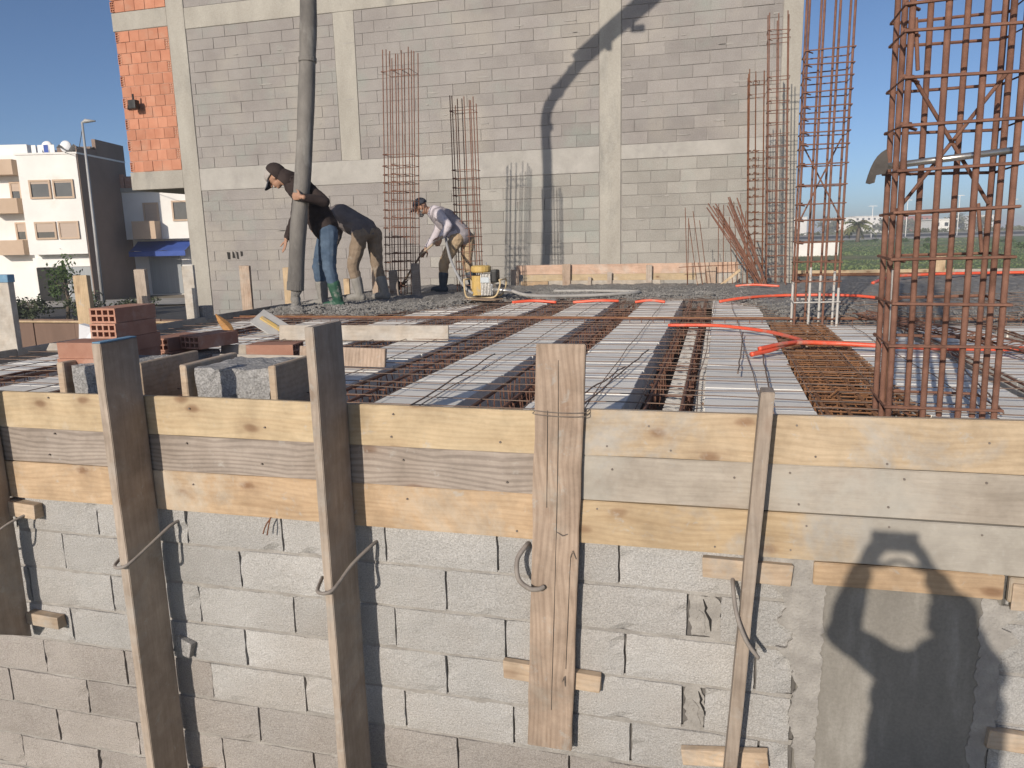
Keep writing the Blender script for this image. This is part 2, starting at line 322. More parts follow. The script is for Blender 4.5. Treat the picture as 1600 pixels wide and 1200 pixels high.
m_vest = MAT('grey_knit', (0.27,0.245,0.26), (0.33,0.305,0.32), 12, 0.95, 0.5, 90, 0.006, obj=True, spec=0.1)
m_bootg = MAT('green_rubber', (0.025,0.075,0.05), (0.045,0.115,0.075), 8, 0.5, 0.2, 40, obj=True, patch=((0.30,0.29,0.27), 6, 0.55, 0.68))
m_boott = MAT('cement_caked_rubber', (0.20,0.19,0.17), (0.30,0.285,0.26), 8, 0.7, 0.3, 40, obj=True)
m_bootd = MAT('dark_blue_rubber', (0.04,0.055,0.07), (0.075,0.09,0.105), 8, 0.5, 0.2, 40, obj=True)
m_cap = MAT('grey_cap_cloth', (0.33,0.30,0.275), (0.40,0.37,0.34), 12, 0.9, 0.3, 90, obj=True)
m_capd = MAT('navy_cap_cloth', (0.035,0.04,0.055), (0.065,0.07,0.085), 12, 0.9, 0.3, 90, obj=True)
m_beard = MAT('grey_beard', (0.20,0.185,0.17), (0.34,0.32,0.30), 60, 0.9, 0.6, 150, obj=True)
m_yellow = MAT('yellow_engine_paint', (0.46,0.31,0.095), (0.56,0.39,0.135), 9, 0.45, 0.15, 40, patch=((0.36,0.30,0.22), 7, 0.58, 0.7), spec=0.5)
m_alu = MAT('cast_aluminium', (0.50,0.49,0.47), (0.66,0.65,0.62), 20, 0.35, 0.3, 60, metal=0.75)
m_black = MAT('black_plastic', (0.02,0.02,0.02), (0.04,0.04,0.04), 9, 0.5, 0.1, 40)
m_handle = MAT('worn_handle', (0.34,0.26,0.18), (0.44,0.35,0.26), 12, 0.7, 0.2, 60)
m_steel = MAT('bright_steel_tube', (0.45,0.43,0.40), (0.6,0.58,0.54), 9, 0.3, 0.1, 40, metal=0.85)
m_shovel = MAT('worn_shovel_steel', (0.045,0.04,0.037), (0.085,0.075,0.068), 9, 0.7, 0.4, 40, patch=((0.13,0.115,0.10), 14, 0.58, 0.7))
m_paper = MAT('white_scrap', (0.68,0.68,0.68), (0.78,0.78,0.78), 4, 0.7, 0.2, 20)
m_hoard = MAT('brown_hoarding', (0.13,0.085,0.065), (0.19,0.125,0.095), 3, 0.8, 0.3, 10, stretch=(1,1,0.2))

# ------------------------------------------------------------------ ground, field, road
GZ = -2.8
def hgt(x, y):
    u = -x*math.sin(YAW)+y*math.cos(YAW); s = x*math.cos(YAW)+y*math.sin(YAW)
    t = min(max((u-60)/220, 0), 1)*min(max((s+18)/20, 0), 1)
    return GZ+1.0*t*t*(3-2*t)
bm = bmesh.new()
xs = [-2500,-1200,-600,-300,-150,-90,-60,-45,-30,-15,0,15,30,45,60,80,100,130,170,220,300,450,700,1200,2500]
ys = [-400,-100,-40,-15,-5,5,15,25,35,45,55,65,80,95,110,130,150,175,200,230,260,300,360,450,600,900,1500,3000]
G = [[bm.verts.new((x, y, hgt(x, y))) for x in xs] for y in ys]
for j in range(len(ys)-1):
    for i in range(len(xs)-1): bm.faces.new((G[j][i], G[j][i+1], G[j+1][i+1], G[j+1][i]))
part('ground', bm, m_ground, smooth=True, kind='structure')
def cam2w(s, u, z=0):  # lateral, depth about the camera's level heading
    return Vector((s*math.cos(YAW)-u*math.sin(YAW), s*math.sin(YAW)+u*math.cos(YAW), z))
FR = Matrix.Rotation(YAW, 4, 'Z')
def sheet(name, s0, s1, u0, u1, dz, mat, ns=24, nu=24, dz2=None):
    bm = bmesh.new()
    Gd = [[None]*(ns+1) for _ in range(nu+1)]
    for j in range(nu+1):
        for i in range(ns+1):
            p = cam2w(s0+(s1-s0)*i/ns, u0+(u1-u0)*j/nu); p.z = hgt(p.x, p.y)+(dz if dz2 is None else dz+(dz2-dz)*j/nu)
            Gd[j][i] = bm.verts.new(p)
    for j in range(nu):
        for i in range(ns): bm.faces.new((Gd[j][i], Gd[j][i+1], Gd[j+1][i+1], Gd[j+1][i]))
    return part(name, bm, mat, smooth=True, kind='structure')
sheet('field', 4, 160, 34, 236, 0.03, m_grass, 40, 50)
sheet('field', -60, 480, 262, 420, 0.03, m_grass, 30, 20)
sheet('road', -20, 420, 237, 250, 0.55, m_asphalt, 60, 4, 1.15)
sheet('pavement', -20, 420, 230, 236.9, 0.05, m_pave, 60, 3, 0.54)
sheet('pavement', -20, 420, 250.1, 254, 1.2, m_pave, 60, 2, 1.5)
sheet('street', -80, -14, 38, 47, 0.02, m_asphalt, 10, 6)
sheet('pavement', -80, -14, 47.2, 53, 0.12, m_pave, 10, 3)
# grass tufts over the field
bm = bmesh.new()
for k in range(20000):
    u = 40+190*random.random()**1.5; s = U(6, 0.5*u+25)
    p = cam2w(s, u); p.z = hgt(p.x, p.y)
    q = noise.noise(Vector((p.x*0.06, p.y*0.06, 0)))
    if q < -0.25: continue
    h = U(0.06, 0.18)*(1+q); a = U(0, 6.28); wd = U(0.05, 0.16)
    d = Vector((math.cos(a), math.sin(a), 0))*wd
    vv = [bm.verts.new(p-d), bm.verts.new(p+d), bm.verts.new(p+d*0.4+Vector((U(-.1,.1), U(-.1,.1), h))), bm.verts.new(p-d*0.5+Vector((U(-.1,.1), U(-.1,.1), h*0.8)))]
    bm.faces.new(vv)
part('grass', bm, m_tuft, kind='stuff', label='green grass tufts growing over the field', cat='grass')

# ------------------------------------------------------------------ neighbour building: block wall behind the slab
NY = 14.1
nb = thing('unfinished_building', (-5.5, NY, GZ), 'tall unfinished grey block building with a red brick panel behind the workers', 'building')
bm = bmesh.new(); box(bm, (-10.6, NY+0.012, GZ), (1.2, NY+9, 9.0)); box(bm, (-12.2, NY+0.035, 2.05), (-10.58, NY+9.01, 9.0))
part('core_wall', bm, MAT('pale_joint_mortar', (0.24,0.225,0.21), (0.33,0.31,0.29), 9, 0.95, 0.5, 40), nb)
ZR0, ZR1, ZT0, ZT1 = 2.0, 2.37, 5.1, 5.5
cols = [(-10.95,-10.54), (-2.12,-1.74), (0.93,1.24)]
for a, b in cols:
    bmx = bbox((a, NY-0.012, GZ if a != -10.95 else GZ), (b, NY+0.2, 9.0), 0.006)
    part('column', bmx, m_beam, nb)
part('column', bbox((-7.24, NY-0.009, ZR1+0.002), (-6.82, NY+0.2, ZT0-0.002), 0.01, 2, 0.012), m_beam, nb)
part('beam', bbox((-12.27, NY-0.006, ZR0), (-10.952, NY+3.0, ZR1), 0.01), m_beam, nb)
part('beam', bbox((-10.538, NY-0.007, ZR0-0.08), (-2.122, NY+0.2, ZR1), 0.008), m_beamw, nb)
part('beam', bbox((-1.738, NY-0.007, 2.12), (0.928, NY+0.2, ZR1), 0.008), m_beamw, nb)
part('beam', bbox((-12.29, NY-0.008, 5.2), (-10.952, NY+0.2, 5.56), 0.01), m_beam, nb)
part('beam', bbox((-10.538, NY-0.007, ZT0), (-2.122, NY+0.2, ZT1), 0.008), m_beam, nb)
part('beam', bbox((-1.738, NY-0.007, ZT0), (0.928, NY+0.2, ZT1), 0.008), m_beam, nb)
# blocks
cand = []
def fill(x0, x1, z0, z1, L=0.515, Hc=0.2045, phase=0.0):
    nrow = max(1, int(round((z1-z0)/Hc))); hc = (z1-z0)/nrow
    for r in range(nrow):
        za = z0+r*hc; x = x0-((r % 2)*0.5+phase)*L % L
        x = x0-(((r % 2)*0.5+phase+U(-.04,.04)) % 1.0)*L
        while x < x1:
            a, b = max(x, x0), min(x+L*U(0.985, 1.015), x1)
            if b-a > 0.05: cand.append((a+0.0035, b-0.0035, za+0.0035, za+hc-0.0035+U(-0.003, 0.002)))
            x = x+L
fill(-10.53, -2.13, GZ+1.4, ZR0-0.09, phase=0.2)
fill(-1.73, 0.92, GZ+1.4, 2.11, phase=0.45)
fill(-10.53, -7.25, ZR1+.005, ZT0-.005, phase=0.3)
fill(-6.81, -2.13, ZR1+.005, ZT0-.005, phase=0.7)
fill(-1.73, 0.92, ZR1+.005, ZT0-.005, phase=0.1)
fill(-10.53, -2.13, ZT1+.005, 7.0, phase=0.3)
fill(-1.73, 0.92, ZT1+.005, 7.0, phase=0.3)
def inview(c):
    p = Vector(((c[0]+c[1])/2, NY, (c[2]+c[3])/2))-CAM
    x, y, z = p.dot(_rr), p.dot(_uu), p.dot(_f)
    return abs(x/z) < 0.70 and abs(y/z) < 0.53 and (c[2] > -0.9)
vis = [c for c in cand if inview(c)]; rest = [c for c in cand if not inview(c)]
vis.sort(key=lambda c: ((c[0]+c[1])/2-0)**2+((c[2]+c[3])/2-.76)**2-60*min(c[1]-c[0], .3))
cache = {}
for i, c in enumerate(vis[:300]):
    wd = round(c[1]-c[0], 2); hh = round(c[3]-c[2], 3)
    key = (wd, hh, c[2] > 2.2)
    if key not in cache: cache[key] = mesh_of(bbox((-wd/2, 0, -hh/2), (wd/2, 0.1, hh/2), 0.004, 1, 0.0015), m_blockfar if c[2] > 2.2 else m_blockbase, 'block')
    inst('block', cache[key], nb, Matrix.Translation(((c[0]+c[1])/2, NY+U(-0.004, 0.005), (c[2]+c[3])/2)))
bm = bmesh.new()
for c in vis[300:]+rest: box(bm, (c[0], NY+U(-.003,.005), c[2]), (c[1], NY+0.1, c[3]))
part('block_courses', bm, m_blockfar, nb, kind='stuff')
for (xa, za, wd, hh) in ((-10.02,.575,.07,.15),(-9.90,.585,.05,.13),(-9.80,.58,.05,.14),(-9.70,.60,.05,.10),(-9.60,.185,.10,.24)):
    cavity_pts = [(xa-wd/2,za-hh/2),(xa+wd/2,za-hh/2),(xa+wd/2,za+hh/2),(xa-wd/2,za+hh/2)]
    bm = bmesh.new(); poly_ext(bm, [Vector((x+U(-.012,.012), NY-.0065, z+U(-.015,.015))) for x, z in cavity_pts], (0,.003,0)); part('cavity_shade_plate', bm, m_dark, nb)  # solid dark plates, coloured as the shade inside the broken block
for k in range(90):
    xa = U(-10.4, .85); r_ = random.randint(0, 23); za = GZ+1.4+.2045*(r_+10)
    if za < -.4 or za > 4.9 or (1.85 < za < 2.45): continue
    wd = U(.05, .32); hh = U(.010, .030); n_ = 14
    pts = [Vector((xa+wd/2*math.cos(t)*(1+.35*noise.noise(Vector((t*1.7, k, 0)))), NY-.007, za+hh/2*math.sin(t)*(1+.5*noise.noise(Vector((t*2.1, k, 5)))))) for t in (2*math.pi*i/n_ for i in range(n_))]
    bm = bmesh.new(); poly_ext(bm, pts, (0,.006,0)); part('mortar_smear', bm, m_squeeze, nb)
# red hollow brick panel
def hollow(l, wd, h, nx=4, nzr=2, t=0.009):
    """hollow clay brick: holes run along X (length l); end face wd (Y) x h (Z)"""
    bm = bmesh.new()
    for k in range(nzr+1):
        z = -h/2+(h-t)*k/nzr; box(bm, (-l/2, -wd/2, z), (l/2, wd/2, z+t))
    for k in range(nx+1):
        y = -wd/2+(wd-t)*k/nx
        for q in range(nzr):
            z0 = -h/2+(h-t)*q/nzr+t; z1 = -h/2+(h-t)*(q+1)/nzr
            box(bm, (-l/2+0.001, y, z0), (l/2-0.001, y+t, z1))
    box(bm, (-0.01, -wd/2+t, -h/2+t), (0.01, wd/2-t, h/2-t))
    return bm
me_end = mesh_of(hollow(0.2, 0.1, 0.20, 2, 4, 0.012), m_clay, 'brick')
bcache = {}
def brickpanel(x0, x1, z0, z1, rows):
    hc = (z1-z0)/rows
    for r in range(rows):
        xa, xb = x0, x1
        if r % 2 == 0:
            inst('brick', me_end, nb, Matrix.Translation((x0+0.05, NY+0.1, z0+(r+.5)*hc)) @ Matrix.Rotation(R(90), 4, 'Z')); xa = x0+0.1
        else:
            inst('brick', me_end, nb, Matrix.Translation((x1-0.05, NY+0.1, z0+(r+.5)*hc)) @ Matrix.Rotation(R(90), 4, 'Z')); xb = x1-0.1
        n = 5; wd = (xb-xa)/n
        for k in range(n):
            key = (round(wd, 3), round(hc, 3))
            if key not in bcache: bcache[key] = mesh_of(bbox((-wd/2+.004, 0, -hc/2+.005), (wd/2-.004, .12, hc/2-.005), 0.004), m_clay, 'brick')
            inst('brick', bcache[key], nb, Matrix.Translation((xa+(k+.5)*wd, NY+U(-.006,.006), z0+(r+.5)*hc)))
brickpanel(-12.25, -10.96, ZR1+0.005, 5.195, 13)
brickpanel(-12.3, -10.96, 5.565, 6.5, 4)
bm = bmesh.new(); box(bm, (-12.2, NY+0.012, ZR1), (-10.96, NY+0.1, 5.2)); part('mortar_bed', bm, m_claymortar, nb)
# putlog hole plate and small openings
lampb = thing('wall_floodlight', (-11.95, NY-0.1, 3.7), 'small black floodlight fixed to the red brick panel', 'floodlight')
part('lamp_body', bbox((-11.93, NY-0.24, 3.62), (-11.75, NY-0.1, 3.80), 0.02, 2), m_black, lampb)
bm = bmesh.new(); tube(bm, [(-12.12, NY-0.02, 3.66), (-12.0, NY-0.14, 3.70), (-11.86, NY-0.16, 3.72)], 0.018, 6); part('bracket', bm, m_black, lampb)
bm = bmesh.new(); tube(bm, [(-11.84, NY-0.17, 3.80), (-11.83, NY-0.18, 3.92)], 0.02, 6); part('bracket', bm, m_black, lampb)

# ------------------------------------------------------------------ photographer's landing (behind the camera)
lz = -1.07
ld = thing('stair_landing', (0, -1.5, lz), 'grey concrete landing facing the block wall, behind the viewpoint', 'landing')
part('deck', bbox((-1.6, -3.5, lz-0.18), (2.0, 0.55, lz), 0.01), m_beam, ld)
for x in (-1.4, 1.6):
    for y in (-3.2, 0.2): part('pier', bbox((x, y, GZ-0.05), (x+.22, y+.22, lz-0.182), 0.01), m_beam, ld)

# ------------------------------------------------------------------ foreground block wall
FY = 2.88
fw = thing('block_wall', (-1, FY, GZ), 'pale grey concrete block wall under the wooden formwork in the foreground', 'wall')
bm = bmesh.new(); box(bm, (-6.0, FY+0.024, GZ), (2.6, FY+0.2, -0.28)); part('wall_core', bm, m_gap, fw)
zrows = [-0.436-0.2035*k for k in range(0, 12)]
def wallblock(a, b, z0, z1, y):
    bm = bmesh.new(); hw = (b-a)/2; hh = (z1-z0)/2
    nx_, nz_ = max(2, int(hw/0.03)), 5
    g = [[bm.verts.new((-hw+2*hw*i/nx_, 0, -hh+2*hh*j/nz_)) for i in range(nx_+1)] for j in range(nz_+1)]
    for j in range(nz_):
        for i in range(nx_): bm.faces.new((g[j][i], g[j][i+1], g[j+1][i+1], g[j+1][i]))
    ed = [v for v in bm.verts if abs(abs(v.co.x)-hw) < 1e-5 or abs(abs(v.co.z)-hh) < 1e-5]
    inner = [v for v in bm.verts if v not in ed]
    bnd = [e for e in bm.edges if e.is_boundary]
    r = bmesh.ops.extrude_edge_only(bm, edges=bnd)
    for v in r['geom']:
        if isinstance(v, bmesh.types.BMVert): v.co.y += 0.06
    for v in ed:
        v.co.y += U(0.001, 0.006)+(U(.004,.016) if random.random() < .06 else 0); v.co.x *= 1-U(0, 0.004)/hw; v.co.z *= 1-U(0, 0.0035)/hh
    for v in inner: v.co.y += U(-0.0012, 0.0012)
    bmesh.ops.recalc_face_normals(bm, faces=bm.faces[:])
    return bm
offs = [-0.359, -0.084, -0.333, -0.097, -0.308, -0.060, -0.290, -0.05, -0.3, -0.06, -.3, -.06]
for r in range(9):
    z1 = zrows[r]; z0 = zrows[r+1]
    xs_ = []
    x = offs[r]
    while x > -6.0: x -= 0.515
    while x < 0.33: xs_.append(x); x += 0.515
    segs = [(xs_[i], xs_[i+1]) for i in range(len(xs_)-1)]
    last = xs_[-1]
    if r in (1, 3):       # cut block with a mortar plug beside it
        segs.append((last+0.125 if r == 1 else last+0.085, 0.325))
    else: segs.append((last, 0.325))
    x = 1.02
    k = 0
    while x < 2.6:
        b = x+(0.515 if (k or r % 2) else 0.27); segs.append((x, min(b, 2.6))); x = b; k += 1
    for a, b in segs:
        gp = U(0.002, 0.0045)
        if b < -5.2 or z1 < -2.2: continue
        part('block', wallblock(a+gp, b-gp*0.6, z0+0.006, z1-0.005, FY), m_blockb if (r >= 5 or (r == 4 and a < -2.6)) else m_block, fw, Matrix.Translation(((a+b)/2, FY+U(-0.003, 0.003), (z0+z1)/2)))
    # bed joint
    bm = bmesh.new(); n = 90
    pr = None
    for i in range(n+1):
        x = -5.6+8.0*i/n; y = FY+0.006+U(-0.003, 0.006)
        vv = [bm.verts.new((x, y, z0-0.011+U(-.004,.002))), bm.verts.new((x, y, z0+0.011+U(-.002,.004)))]
        if pr: bm.faces.new((pr[0], vv[0], vv[1], pr[1]))
        pr = vv
    part('bed_joint', bm, m_mortar, fw)
part('concrete_column', bbox((0.335, FY-0.010, GZ), (1.015, FY+0.2, -0.30), 0.006), m_column, fw)
# mortar smears along the column edge and rough plugs
def smear(pts, y, d, mat, nm):
    bm = bmesh.new(); out = []
    n = len(pts)
    for i in range(n):
        a = Vector((pts[i][0], y, pts[i][1])); b = Vector((pts[(i+1) % n][0], y, pts[(i+1) % n][1])); L = (b-a).length; k = max(1, int(L/0.013))
        for q in range(k):
            c = a.lerp(b, q/k); h_ = Vector((c.x*23, 1.7, c.z*23)); out.append(c+Vector((.016*noise.noise(h_)+.010*noise.noise(h_*3.1)+U(-.002,.002), 0, .012*noise.noise(h_*1.3+Vector((7,0,3))))))
    poly_ext(bm, out, (0, d, 0)); bmesh.ops.triangulate(bm, faces=bm.faces[:]); return part(nm, bm, mat, fw)
smear([(0.20,-0.545),(0.27,-0.60),(0.29,-0.66),(0.255,-0.72),(0.31,-0.76),(0.30,-0.82),(0.25,-0.83),(0.30,-0.87),(0.335,-0.96),(0.315,-1.06),(0.345,-1.30),(0.36,-1.75),(0.42,-1.75),(0.42,-0.45),(0.17,-0.45)], FY-0.016, 0.012, m_mortar, 'mortar_smear')
smear([(0.96,-0.55),(1.06,-0.58),(1.03,-0.66),(1.08,-0.70),(1.02,-0.76),(1.03,-1.0),(1.01,-1.2),(0.98,-1.6),(0.95,-1.6),(0.95,-0.55)], FY-0.015, 0.012, m_mortar, 'mortar_smear')
for (xa, xb, zz) in ((-0.074, 0.048, -0.742), (-0.084, -0.008, -1.148)):
    smear([(xa,zz-.088),(xb,zz-.088),(xb,zz+.05),(xb-.02,zz+.09),(xa,zz+.09)], FY+0.008, 0.03, m_mortar, 'mortar_plug')
    smear([(xa+.02,zz-.07),(xa+.06,zz-.075),(xa+.05,zz+.0),(xa+.03,zz+.03)], FY+0.003, 0.006, m_mortar, 'mortar_plug')
    bm = bmesh.new(); tube(bm, [(xa+.050,FY+.0075,zz+.075),(xa+.062,FY+.0075,zz+.04),(xa+.058,FY+.0075,zz+.025),(xa+.078,FY+.0075,zz-.01),(xa+.082,FY+.0075,zz-.06)], [.002,.006,.004,.007,.002], 6); part('crack', bm, m_dark, fw)
# ------------------------------------------------------------------ edge formwork planks
ef = thing('edge_formwork', (-0.6, FY-0.03, -0.45), 'long wooden plank formwork nailed along the slab edge above the block wall', 'formwork')
def plank(name, x0, x1, y0, y1, z0, z1, mat, parent, nz_=0.0035, bev=0.003, tilt=0.0, **k):
    bm = bmesh.new(); n = max(2, int((x1-x0)/0.12))
    pro = [(y0, z0), (y1, z0), (y1, z1), (y0, z1)]
    rg = []
    for i in range(n+1):
        x = x0+(x1-x0)*i/n; dz = tilt*(x-x0)
        wob = nz_*noise.noise(Vector((x*1.7, z0*9, y0*3)))
        wt = nz_*1.5*noise.noise(Vector((x*1.9, z1*9+5, y0*3)))
        rg.append([bm.verts.new((x, y, z+dz+(wob if z == z0 else wt))) for y, z in pro])
    for i in range(n):
        for q in range(4): bm.faces.new((rg[i][q], rg[i][(q+1) % 4], rg[i+1][(q+1) % 4], rg[i+1][q]))
    bm.faces.new(rg[0][::-1]); bm.faces.new(rg[-1])
    bmesh.ops.recalc_face_normals(bm, faces=bm.faces[:])
    sharp = [e for e in bm.edges if len(e.link_faces) == 2 and e.calc_face_angle() > 0.6]
    bmesh.ops.bevel(bm, geom=sharp, offset=bev, segments=2, affect='EDGES')
    return part(name, bm, mat, parent, **k)
plank('plank', -5.4, -0.612, 2.850, 2.876, -0.0895, 0.0900, w_new, ef)
plank('plank', -5.4, -0.610, 2.853, 2.8762, -0.2625, -0.0905, w_grey, ef)
plank('plank', -5.4, -0.608, 2.849, 2.8758, -0.4560, -0.2640, w_new2, ef)
plank('plank', -0.606, 2.4, 2.846, 2.8762, -0.0855, 0.1020, w_mid, ef, tilt=0.006)
plank('plank', -0.604, 2.4, 2.848, 2.8760, -0.2690, -0.0875, w_pale, ef, tilt=0.006)
plank('plank', -0.602, 2.4, 2.845, 2.8765, -0.4510, -0.2708, w_smear, ef, tilt=0.004)
plank('plank', 0.375, 1.005, 2.848, 2.869, -0.545, -0.4530, w_new2, ef, tilt=0.008)
plank('plank', 1.02, 1.6, 2.846, 2.869, -0.545, -0.4530, w_mid, ef, tilt=0.008)

bmn = bmesh.new(); tube(bmn, [(0,-.003,0),(0,.004,0)], .0042, 8); me_nail = mesh_of(bmn, m_nail, 'nail_head')
for x in (-3.1,-2.66,-2.35,-1.95,-1.63,-1.30,-.80,-.40,-.2,.05,.32,.62,.9):
    for z in (.05,-.05,-.13,-.22,-.31,-.41):
        if random.random() < .55: inst('nail_head', me_nail, ef, Matrix.Translation((x+U(-.05,.05), 2.8465, z+U(-.02,.02))))
# ------------------------------------------------------------------ upright boards of the foreground
def upright(x0, x1, y0, y1, z0, z1, mat, label, lean=0.0, cutz=0.0, nm='upright_board', jit=0.004):
    bm = bmesh.new(); n = 14; rg = []
    zm = (z0+z1)/2
    for i in range(n+1):
        t = i/n; z = z0+(z1-z0)*t; dx = lean*(z-z1)
        j = [U(-jit, jit)*0.5 for _ in range(4)]
        pr = [(x0+j[0], y0+j[1]*.5), (x1+j[2], y0+j[3]*.5), (x1+j[2], y1), (x0+j[0], y1)]
        rg.append([bm.verts.new((x+dx, y, z+(cutz*(y1-y)/(y1-y0) if i == 0 else 0))) for x, y in pr])
    for i in range(n):
        for q in range(4): bm.faces.new((rg[i][q], rg[i][(q+1) % 4], rg[i+1][(q+1) % 4], rg[i+1][q]))
    bm.faces.new(rg[0][::-1]); bm.faces.new(rg[-1])
    bmesh.ops.recalc_face_normals(bm, faces=bm.faces[:])
    sharp = [e for e in bm.edges if len(e.link_faces) == 2 and e.calc_face_angle() > 0.6]
    bmesh.ops.bevel(bm, geom=sharp, offset=0.003, segments=2, affect='EDGES')
    return part(nm, bm, mat, label=label, cat='board', group='upright boards bracing the formwork')
upright(-3.46, -3.42, 2.655, 2.843, -1.22, 0.40, w_post, 'dark upright board cut off by the left frame edge', cutz=0.12)
uB = upright(-2.585, -2.54, 2.625, 2.843, -2.78, 0.365, w_post, 'shaded upright board with blue painted top near the stacked red bricks')
bm = bbox((-2.584, 2.628, 0.366), (-2.541, 2.842, 0.372), 0.001); part('painted_end', bm, m_blue, uB)
upright(-1.548, -1.51, 2.610, 2.843, -2.78, 0.445, w_post, 'tall grey upright board beside the rough concrete stub')
uD = upright(-0.672, -0.480, 2.812, 2.838, -1.385, 0.362, w_board, 'wide worn pinkish board hung flat against the middle of the formwork', lean=0.041, jit=0.006)
upright(0.158, 0.203, 2.74, 2.842, -2.78, 0.21, w_post, 'narrow splintered upright strip right of the wide flat board', lean=0.055)
# long crack in wide board and nails
for pts in ([(-0.585,0.30),(-0.592,-0.1),(-0.61,-0.6),(-0.635,-1.2)], [(-0.63,0.10),(-0.64,-0.3)], [(-0.545,-0.5),(-0.57,-1.0)]):
    bm = bmesh.new(); tube(bm, [(p.x, 2.8115, p.z) for p in curve([(a, 0, b) for a, b in pts], 5)], 0.0016, 5)
    part('crack', bm, m_dark, uD)
for z in (.098, .083):
    bm = bmesh.new(); tube(bm, curve([(-.69,2.845,z+.004),(-.682,2.806,z+.002),(-.58,2.805,z-.004),(-.485,2.806,z),(-.470,2.845,z+.006)], 6), 0.0018, 5); part('binding_wire', bm, m_nail, uD)
def hooktube(nm, pts, r, mat, label, cat, group=None, n=8):
    bm = bmesh.new(); tube(bm, curve(pts, 6), r, n); return part(nm, bm, mat, smooth=True, label=label, cat=cat, group=group)
gh = 'bent iron ties hooked round the uprights'
hooktube('iron_tie', [(-3.56,2.62,-.66),(-3.42,2.63,-.63),(-3.36,2.76,-.56),(-3.31,2.86,-.53),(-3.30,2.90,-.53)], 0.006, m_strap, 'bent iron tie on the board cut by the left frame edge', 'iron tie', gh)
hooktube('iron_tie', [(-2.66,2.76,-.64),(-2.60,2.61,-.645),(-2.53,2.605,-.635),(-2.50,2.72,-.585),(-2.47,2.83,-.53),(-2.455,2.90,-.52)], 0.0075, m_strap, 'bent iron tie round the shaded blue topped board', 'iron tie', gh)
hooktube('iron_tie', [(-1.63,2.74,-.665),(-1.57,2.595,-.655),(-1.50,2.59,-.64),(-1.475,2.72,-.585),(-1.44,2.83,-.545),(-1.43,2.90,-.54)], 0.008, m_strap, 'bent iron tie round the tall grey upright', 'iron tie', gh)
hooktube('iron_tie', [(-.735,2.90,-.49),(-.74,2.84,-.487),(-.765,2.80,-.53),(-.755,2.775,-.60),(-.71,2.77,-.635),(-.675,2.78,-.64),(-.655,2.80,-.637)], 0.010, m_strap, 'curled iron tie at the left edge of the wide flat board', 'iron tie', gh)
hooktube('iron_tie', [(.085,2.90,-.545),(.085,2.80,-.56),(.10,2.73,-.64),(.135,2.715,-.73),(.175,2.72,-.79),(.18,2.725,-.80)], 0.008, m_strap, 'drooping iron tie beside the narrow splintered strip', 'iron tie', gh)
hooktube('bent_nail', [(-1.93,2.845,-.452),(-1.955,2.835,-.49),(-1.965,2.825,-.525)], 0.003, m_rustdark, 'pair of thin bent wires hanging under the lowest left plank', 'wire')
bm = bmesh.new(); tube(bm, [(-1.932,2.843,-.452),(-1.937,2.83,-.49),(-1.945,2.825,-.53)], 0.003, 6); part('wire_end', bm, m_rustdark, bpy.data.objects['bent_nail'])
for i, pts in enumerate(([(-.545,2.809,-.505),(-.535,2.800,-.47),(-.522,2.809,-.508)], [(-.60,2.810,-.40),(-.575,2.800,-.41),(-.555,2.810,-.405)], [(-.585,2.81,-1.06),(-.575,2.80,-1.03),(-.573,2.81,-1.08)])):
    bm = bmesh.new(); tube(bm, pts, 0.0022, 5); part('nail', bm, m_nail, uD)
def cleat(c, sx, sy, sz, rz, mat, label, tilt=0):
    mw = Matrix.Translation(Vector(c)) @ Matrix.Rotation(tilt, 4, 'Y') @ Matrix.Rotation(rz, 4, 'Z')
    return part('wood_cleat', bbox((-sx/2,-sy/2,-sz/2), (sx/2,sy/2,sz/2), 0.004, 2, 0.004), mat, None, mw, label=label, cat='wood offcut', group='wood offcuts nailed behind the uprights')
cleat((-3.36,2.85,-.515), .20,.05,.075, 0, w_cleat, 'wood offcut just under the plank at the left frame edge', R(3))
cleat((-3.32,2.85,-1.115), .20,.05,.062, 0, w_cleat, 'wood offcut by the cut lower end of the leftmost board', R(2))
cleat((-2.49,2.86,-1.17), .09,.035,.085, 0, m_rough, 'broken grey lump stuck beside the blue topped board', R(20))
cleat((-2.42,2.86,-1.88), .16,.05,.06, 0, w_cleat, 'wood offcut at the foot of the blue topped board', R(-5))
cleat((-.64,2.856,-1.062), .42,.034,.078, 0, w_cleat, 'wood offcut crossing behind the wide flat board', R(2))
cleat((.135,2.857,-.512), .33,.034,.085, 0, w_cleat, 'wood offcut behind the top of the narrow strip', R(1))
cleat((.075,2.857,-1.335), .34,.034,.075, 0, w_cleat, 'wood offcut behind the lower narrow strip', R(-7))
cleat((1.11,2.855,-.52), .16,.034,.10, 0, w_cleat, 'wood offcut under the plank at the right frame edge')
cleat((1.12,2.855,-1.095), .24,.034,.075, 0, w_cleat, 'wood offcut low on the wall at the right frame edge', R(2))

